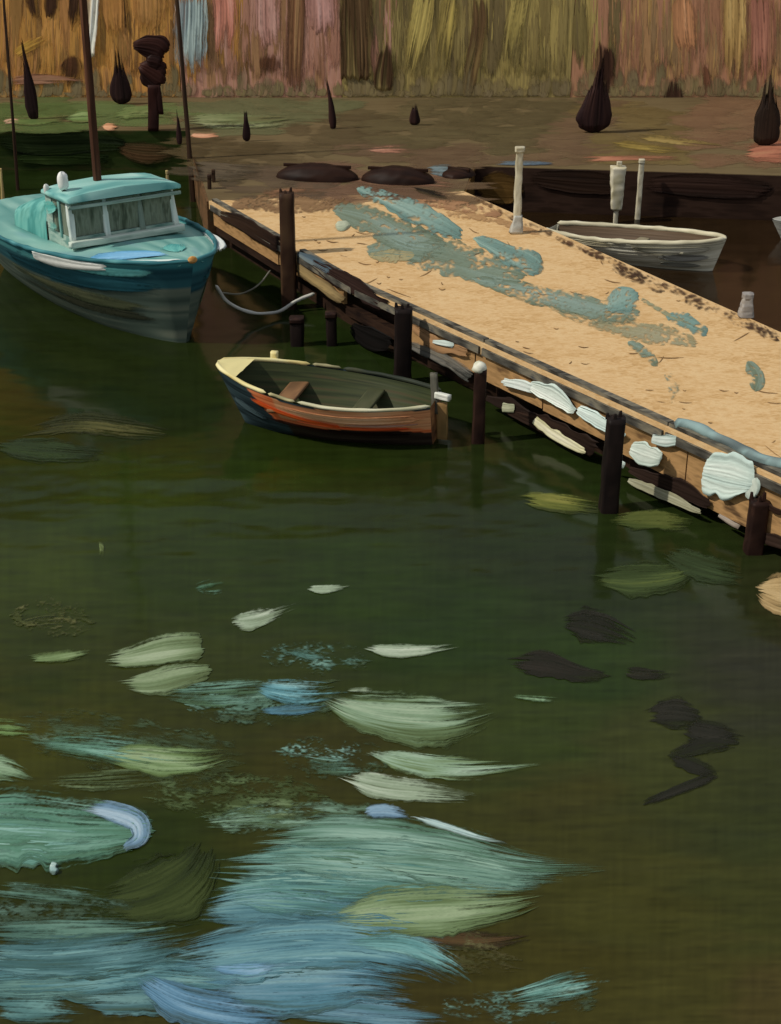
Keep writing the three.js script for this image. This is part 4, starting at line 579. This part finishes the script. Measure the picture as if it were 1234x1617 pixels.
{ // open rowing boat with the orange strake
  const T = thing('rowing_boat', 'small open rowing boat with an orange strake and cream gunwale', 'boat', V(-2.36, 0.09, -17.9), -0.262);
  const h = hullOf({ L: 3.06, beam: 1.52, sheer: t => 0.46 + 0.26 * (1 - t) ** 2.2 + 0.12 * Math.max(0, t - 0.6) ** 1.5, draft: 0.2, rake: 0.42, end: 0.42, full: 0.6, flare: 0.42 });
  const blue = pal(['#1c262a', '#2c3c42', '#465a60']), orange = pal(['#b04a22', '#dc6c3c', '#e89060', '#d87c48']), oranL = pal(['#c08058', '#e0a070', '#ecbc90']), brown = pal(['#241c18', '#322822', '#443a32']);
  const colN = (t, v, b, s) => { b = b * 1.5 - 0.25; if (s < 0) return v > 0.6 ? blue(b) : brown(b); if (t < 0.2 + 0.2 * (1 - v)) return blue(b); if (v < 0.5) return t < 0.36 ? blue(b) : brown(b); if (v < 0.58) return orange(b); if (v > 0.985) return blue(b); return t < 0.34 ? orange(b) : oranL(b); };
  obj('hull', mergeGeometries([skin(h, 1, colN, { seed: 5 }), skin(h, -1, colN, { seed: 9 })]), paint, T);
  const inn = pal(['#2a3020', '#343c26', '#40462c', '#48402c']);
  const hi = hullOf({ L: 2.98, beam: 1.42, sheer: t => 0.46 + 0.26 * (1 - t) ** 2.2 + 0.12 * Math.max(0, t - 0.6) ** 1.5 - 0.004, draft: 0.08, rake: 0.36, end: 0.42, full: 0.6, flare: 0.42 });
  const g1 = skin(hi, 1, (t, v, b) => inn(b * 1.4 - 0.2), { seed: 15 }), g2 = skin(hi, -1, (t, v, b) => inn(b * 1.4 - 0.2), { seed: 19 }); g1.translate(0.05, 0, 0); g2.translate(0.05, 0, 0);
  obj('inner_hull', mergeGeometries([g1, g2]), paint, T);
  const trC = pal(['#5c4030', '#9a6c48', '#b88a60']);
  obj('transom', grid(10, 12, (i, j) => { const v = j / 12, p = h.at(1, v, 1); return V(p.x - 0.004, p.y, p.z * (i / 5 - 1)); }, (i, j) => trC(vn(i * 0.4, j * 1.2))), paint, T);
  const CR = ['#c0ac6c', '#e4d89c', '#f0e8b8'], DK = ['#20261f', '#333a30', '#4c4c38'];
  const rim = (s, a, b, r, c, sd) => { const pts = []; for (let k = 0; k <= 20; k++) { const t = mix(a, b, k / 20), p = h.at(t, 1, s); pts.push(V(p.x + 0.02 * (1 - t), p.y + 0.022, p.z * 0.975)); } obj('gunwale', rope(pts, r, c, sd), paint, T); };
  rim(1, 0, 0.3, 0.027, CR, 1); rim(1, 0.31, 0.44, 0.022, ['#5a5a40', '#a8a078', '#c8c090'], 2); rim(1, 0.45, 1, 0.024, ['#a8a888', '#d0ccaa', '#e8e6cc'], 3);
  rim(-1, 0, 0.36, 0.028, CR, 4); rim(-1, 0.37, 0.5, 0.022, ['#6a6a50', '#b0a880'], 6); rim(-1, 0.51, 1, 0.03, DK, 7);
  obj('breasthook', grid(8, 8, (i, j) => { const t = 0.13 * i / 8, p = h.at(t, 1, 1); return V(p.x + 0.02, p.y + 0.03 + 0.012 * vn(i, j), p.z * (j / 4 - 1)); }, () => lin('#e4d89c')), paint, T);
  obj('thwart', bar(V(1.0, 0.34, -0.62), V(1.05, 0.34, 0.6), 0.26, 0.05, { cols: ['#4c3c2c', '#7c5c40', '#96704c'], n: 14, rough: 0.06 }), paint, T);
  obj('thwart', bar(V(2.1, 0.33, -0.55), V(2.1, 0.33, 0.55), 0.24, 0.05, { cols: ['#3a3c2a', '#484c34', '#585640'], n: 14, rough: 0.06 }), paint, T);
  obj('oarlock', bar(V(0.62, 0.62, -0.6), V(0.62, 0.74, -0.6), 0.1, 0.1, { cols: CR, n: 4, rough: 0.2 }), paint, T);
  obj('stern_post', bar(V(3.06, 0.3, 0), V(3.02, 0.84, -0.02), 0.1, 0.09, { cols: ['#3c3c34', '#5c5a50', '#78766a'], n: 10, rough: 0.2 }), paint, T);
  obj('rudder', bar(V(3.16, -0.05, 0.02), V(3.14, 0.46, 0.02), 0.15, 0.05, { cols: ['#5c5030', '#8c7046', '#a4845a'], n: 10, rough: 0.15, taper: 1.1 }), paint, T);
  obj('tiller', bar(V(3.06, 0.56, 0.02), V(3.26, 0.55, 0.06), 0.1, 0.09, { cols: ['#c8ccc0', '#e6e8dc', '#f0f0e8'], n: 6, rough: 0.18 }), paint, T);
  const sd = (x, y, hh) => h.at(cl(x / 306, 0.002, 0.998), cl(y / 100, 0, 1), 1, 0.012 + hh * 0.01);
  const st = (nm, p, c, o) => obj(nm, stroke(sd, p, c, { step: 3.5, gap: 1.3, thick: 1, up: 0.6, ...o }), film, T);
  st('strake', [[58, 80, 4], [90, 74, 6], [150, 66, 5], [200, 62, 4]], ['#cc4c20', '#e8682e', '#f07c44'], { thick: 1.6 });
  st('strake', [[96, 84, 4], [170, 80, 8], [240, 80, 9], [302, 82, 8]], ['#cc8858', '#e8a878', '#f4c8a0'], { dry: 0.12, thick: 1.4 });
  st('strake', [[120, 60, 2], [200, 58, 3], [290, 60, 3]], ['#c84824', '#e46434', '#ec7c50'], { thick: 1.4 });
  st('pink_sweep', [[190, 68, 2], [240, 67, 3], [296, 68, 2]], ['#b88a78', '#d0a898', '#dcbcae'], { dry: 0.2 });
  st('brown_strake', [[66, 50, 3], [140, 46, 4], [230, 45, 4], [290, 47, 3]], ['#1c100e', '#2a1814', '#3a2620'], { dry: 0.05 });
  st('blue_sweep', [[12, 60, 4], [40, 54, 9], [80, 46, 7]], ['#2a3a40', '#42545a', '#5c7076'], { dry: 0.12 });
}
{ // pale rowing boat beyond the pier
  const bow = onY(1142, 430, 0), st = onY(868, 392, 0), L = bow.distanceTo(st), d = st.clone().sub(bow), turn = Math.atan2(-d.z, d.x);
  const T = thing('pale_rowing_boat', 'pale grey rowing boat moored on the far side of the pier', 'boat', bow, turn);
  const h = hullOf({ L, beam: 1.3, sheer: t => 0.42 + 0.2 * (1 - t) ** 2, draft: 0.15, rake: 0.25, end: 0.5, full: 0.55, flare: 0.4 });
  const C = pal(['#a8a48e', '#d0ccb4', '#e6e2cc', '#f0eedc']), I = pal(['#4a3c2e', '#5a4a3a', '#6c5a48']);
  obj('hull', mergeGeometries([skin(h, 1, (t, v, b) => C(b * 1.5 - 0.25), { seed: 25, relief: 0.02 }), skin(h, -1, (t, v, b) => C(b * 1.5 - 0.25), { seed: 29, relief: 0.02 })]), paint, T);
  const hi = hullOf({ L: L - 0.1, beam: 1.2, sheer: t => 0.415 + 0.2 * (1 - t) ** 2, draft: 0.05, rake: 0.2, end: 0.5, full: 0.55, flare: 0.4 });
  const g = mergeGeometries([skin(hi, 1, (t, v, b) => I(b), { seed: 1 }), skin(hi, -1, (t, v, b) => I(b), { seed: 2 })]); g.translate(0.05, 0, 0); obj('inner_hull', g, paint, T);
  obj('transom', grid(8, 8, (i, j) => { const p = h.at(1, j / 8, 1); return V(p.x - 0.004, p.y, p.z * (i / 4 - 1)); }, (i, j) => C(vn(i * 0.5, j))), paint, T);
  for (const s of [-1, 1]) { const pts = []; for (let k = 0; k <= 20; k++) { const p = h.at(k / 20, 1, s); pts.push(V(p.x, p.y + 0.02, p.z * 0.98)); } obj('gunwale', rope(pts, 0.045, ['#aca68c', '#d0caae', '#e4e0c8'], s + 9), paint, T); }
  const sd = (x, y, hh) => h.at(cl(x / (L * 100), 0.002, 0.998), cl(y / 100, 0, 1), -1, 0.02 + hh * 0.012);
  for (const [p, c] of [[[[4, 84, 5], [60, 80, 11], [130, 82, 9], [170, 88, 5]], ['#8c8872', '#b4b09a', '#d0cebc']], [[[8, 60, 5], [60, 58, 10], [120, 62, 7]], ['#84847c', '#a8a8a0', '#c4c4ba']], [[[20, 36, 4], [70, 38, 7], [120, 42, 4]], ['#74766c', '#98988c', '#bcbcb0']], [[[190, 90, 4], [250, 88, 8], [310, 90, 4]], ['#8c8468', '#b0a88a', '#ccc6ac']]]) obj('paint_stroke', stroke(sd, p, c, { step: 3.5, gap: 1.2, thick: 2.2, rag: [0.1, 0.25] }), film, T);
  obj('thwart', bar(V(L * 0.5, 0.3, -0.55), V(L * 0.5, 0.3, 0.55), 0.22, 0.05, { cols: ['#6c6450', '#989078'], n: 10 }), paint, T);
  obj('thwart', bar(V(L * 0.24, 0.36, -0.45), V(L * 0.24, 0.36, 0.45), 0.4, 0.06, { cols: ['#8c8872', '#b4b09a', '#c8c6b4'], n: 12, rough: 0.1 }), paint, T);
}
{ // stern of another pale boat, cut by the frame's edge
  const p = onY(1216, 378, 0), T = thing('pale_dinghy', 'pale grey dinghy cut off by the right edge', 'boat', p, 0.12);
  const h = hullOf({ L: 2.6, beam: 1.1, sheer: t => 0.3 + 0.1 * (1 - t), draft: 0.1, rake: 0.3, end: 0.6 }), C = pal(['#7c7c74', '#a8a8a0', '#c4c4bc']);
  obj('hull', mergeGeometries([skin(h, 1, (t, v, b) => C(b), { seed: 4 }), skin(h, -1, (t, v, b) => C(b), { seed: 6 })]), paint, T);
  obj('deck', grid(20, 10, (i, j) => { const q = h.at(0.01 + 0.98 * i / 20, 1, 1); return V(q.x, q.y + 0.01, (j / 5 - 1) * q.z); }, (i, j) => C(fbm(j, i * 0.2))), paint, T);
  obj('transom', grid(8, 8, (i, j) => { const q = h.at(1, j / 8, 1); return V(q.x - 0.004, q.y, q.z * (i / 4 - 1)); }, (i, j) => C(vn(i * 0.5, j))), paint, T);
}

// ---------------------------------------------------------------- pale posts, poles, ropes
function pole(name, label, cat, base, hgt, w, cols, seed, { taper = 1, lean = 0, rough = 0.18, group, head, low = -0.3 } = {}) {
  const t = thing(name, label, cat, base, 0, group);
  obj('shaft', bar(V(0, low, 0), V(lean, hgt, 0), w, w, { cols, seed, n: 26, rough, taper }), paint, t);
  obj('head', bar(V(lean, hgt - 0.05, 0), V(lean, hgt + 0.04, 0), w * (head || 1.15) * taper, w * (head || 1.15) * taper, { cols, seed: seed + 1, n: 4, rough: 0.15 }), paint, t);
  return t;
}
const PALEW = ['#8c846a', '#b8b096', '#d4ceb8', '#a09880'];
{ const b = onY(816, 368, DECK), s = dep(b) / F; const t = pole('pale_post', 'tall pale weathered post on the far edge of the pier', 'post', b, 118 * s / cs, 11 * s, PALEW, 4, { rough: 0.25, head: 1.3, low: 0.003 }); obj('base_block', bar(V(-0.02, 0.004, 0.02), V(0.02, 0.32, 0), 0.24, 0.22, { cols: ['#8c8c84', '#b4b4ac', '#ccccc4'], n: 8, rough: 0.3, seed: 3, taper: 0.6 }), paint, t); }
{ const b = onY(972, 352, 0), s = dep(b) / F; const t = pole('sail_post', 'pale post wrapped in a bunched cloth beside the dark quay wall', 'post', b, 84 * s / cs, 7 * s, PALEW, 8, {});
  obj('cloth', bar(V(0, 0.28, 0), V(-0.02, 80 * s / cs, 0.02), 16 * s, 13 * s, { cols: ['#9a9272', '#c4bc9c', '#dcd6c0', '#b0a888'], n: 22, rough: 0.16, seed: 12, taper: 1.5 }), paint, t); }
{ const b = onY(1007, 346, 0), s = dep(b) / F; pole('pale_post', 'thin pale post next to the cloth-wrapped one', 'post', b, 82 * s / cs, 8 * s, PALEW, 14, {}); }
{ const b = onY(772, 330, LAND - 0.95), s = dep(b) / F; pole('pale_post', 'short cream stub below the quay corner', 'post', b, 22 * s, 13 * s, ['#b0a484', '#d8d0b4', '#e8e2cc'], 17, { rough: 0.3 }); }
{ const b = onY(1200, 330, 0), s = dep(b) / F; pole('pale_post', 'tiny pale stub against the dark quay wall', 'post', b, 18 * s, 8 * s, ['#8c847c', '#b4aca4'], 19, { taper: 0.5 }); }
{ const b = onY(1178, 500, DECK), s = dep(b) / F; const t = pole('bollard', 'grey blunt bollard on the far edge of the pier', 'bollard', b, 34 * s, 24 * s, ['#706c6c', '#98948f', '#aaa6a0'], 23, { rough: 0.12, taper: 0.6, low: 0.003 }); }
const MASTC = ['#241a14', '#3a2a20', '#54402e'];
{ const b = onY(306, 318, 0), s = dep(b) / F; pole('thin_mast', 'thin dark pole rising beside the teal boat to the frame top', 'pole', b, 345 * s / cs, 8 * s, MASTC, 31, { taper: 0.6, lean: -0.12 }); }
{ const b = onY(330, 372, 0), s = dep(b) / F; pole('thin_mast', 'short dark stick by the bow of the teal boat', 'pole', b, 84 * s / cs, 6 * s, MASTC, 33, { lean: 0.08 }); }
{ const b = onY(342, 360, 0), s = dep(b) / F; pole('thin_mast', 'short dark stick nearest the start of the pier', 'pole', b, 80 * s / cs, 5 * s, MASTC, 35, {}); }
{ const b = onY(268, 330, 0), s = dep(b) / F; pole('mooring_stick', 'cream mooring stick behind the wheelhouse roof', 'pole', b, 52 * s / cs, 11 * s, ['#8c7a50', '#b8a470', '#d4c490'], 37, { taper: 0.35, rough: 0.3 }); }
{ const b = onY(6, 356, 0), s = dep(b) / F; pole('mooring_stick', 'cream mooring stick at the left edge', 'pole', b, 78 * s / cs, 9 * s, ['#a08850', '#c8b078', '#dcc894'], 39, { taper: 0.3, lean: 0.08, rough: 0.3 }); }
{ const b = onY(28, 300, 0), s = dep(b) / F; pole('thin_mast', 'thin brown pole behind the stern of the teal boat', 'pole', b, 300 * s / cs, 5 * s, MASTC, 41, { taper: 0.6, lean: 0.2 }); }
{ const a = V(-3.0, 0.95, -21.55), b = onY(455, 490, 0.0).setY(0.12), c = along(497)[0].setY(0.42); const m = V(a.x * 0.55 + b.x * 0.45, 0.1, a.z * 0.55 + b.z * 0.45);
  const o = obj('mooring_rope', rope([onZ(340, 450, -21.6), onZ(362, 478, -22), onZ(400, 494, -22.3), onZ(440, 492, -22.6), onZ(470, 474, -22.9), onZ(498, 463, -23)], 0.028, ['#a8a8a4', '#d0d0c8', '#ecece4'], 3), paint); tag(o, 'thick white rope sagging from the teal bow to the pier', 'rope');
  const q = obj('mooring_rope', rope([onZ(350, 462, -21.8), onZ(380, 464, -22.4), onZ(408, 450, -23), onZ(428, 426, -23.6)], 0.014, ['#5c5c54', '#8c8a7c'], 5), paint); tag(q, 'thin grey rope curving up to the start of the pier', 'rope'); }

renderer.render(scene, camera);
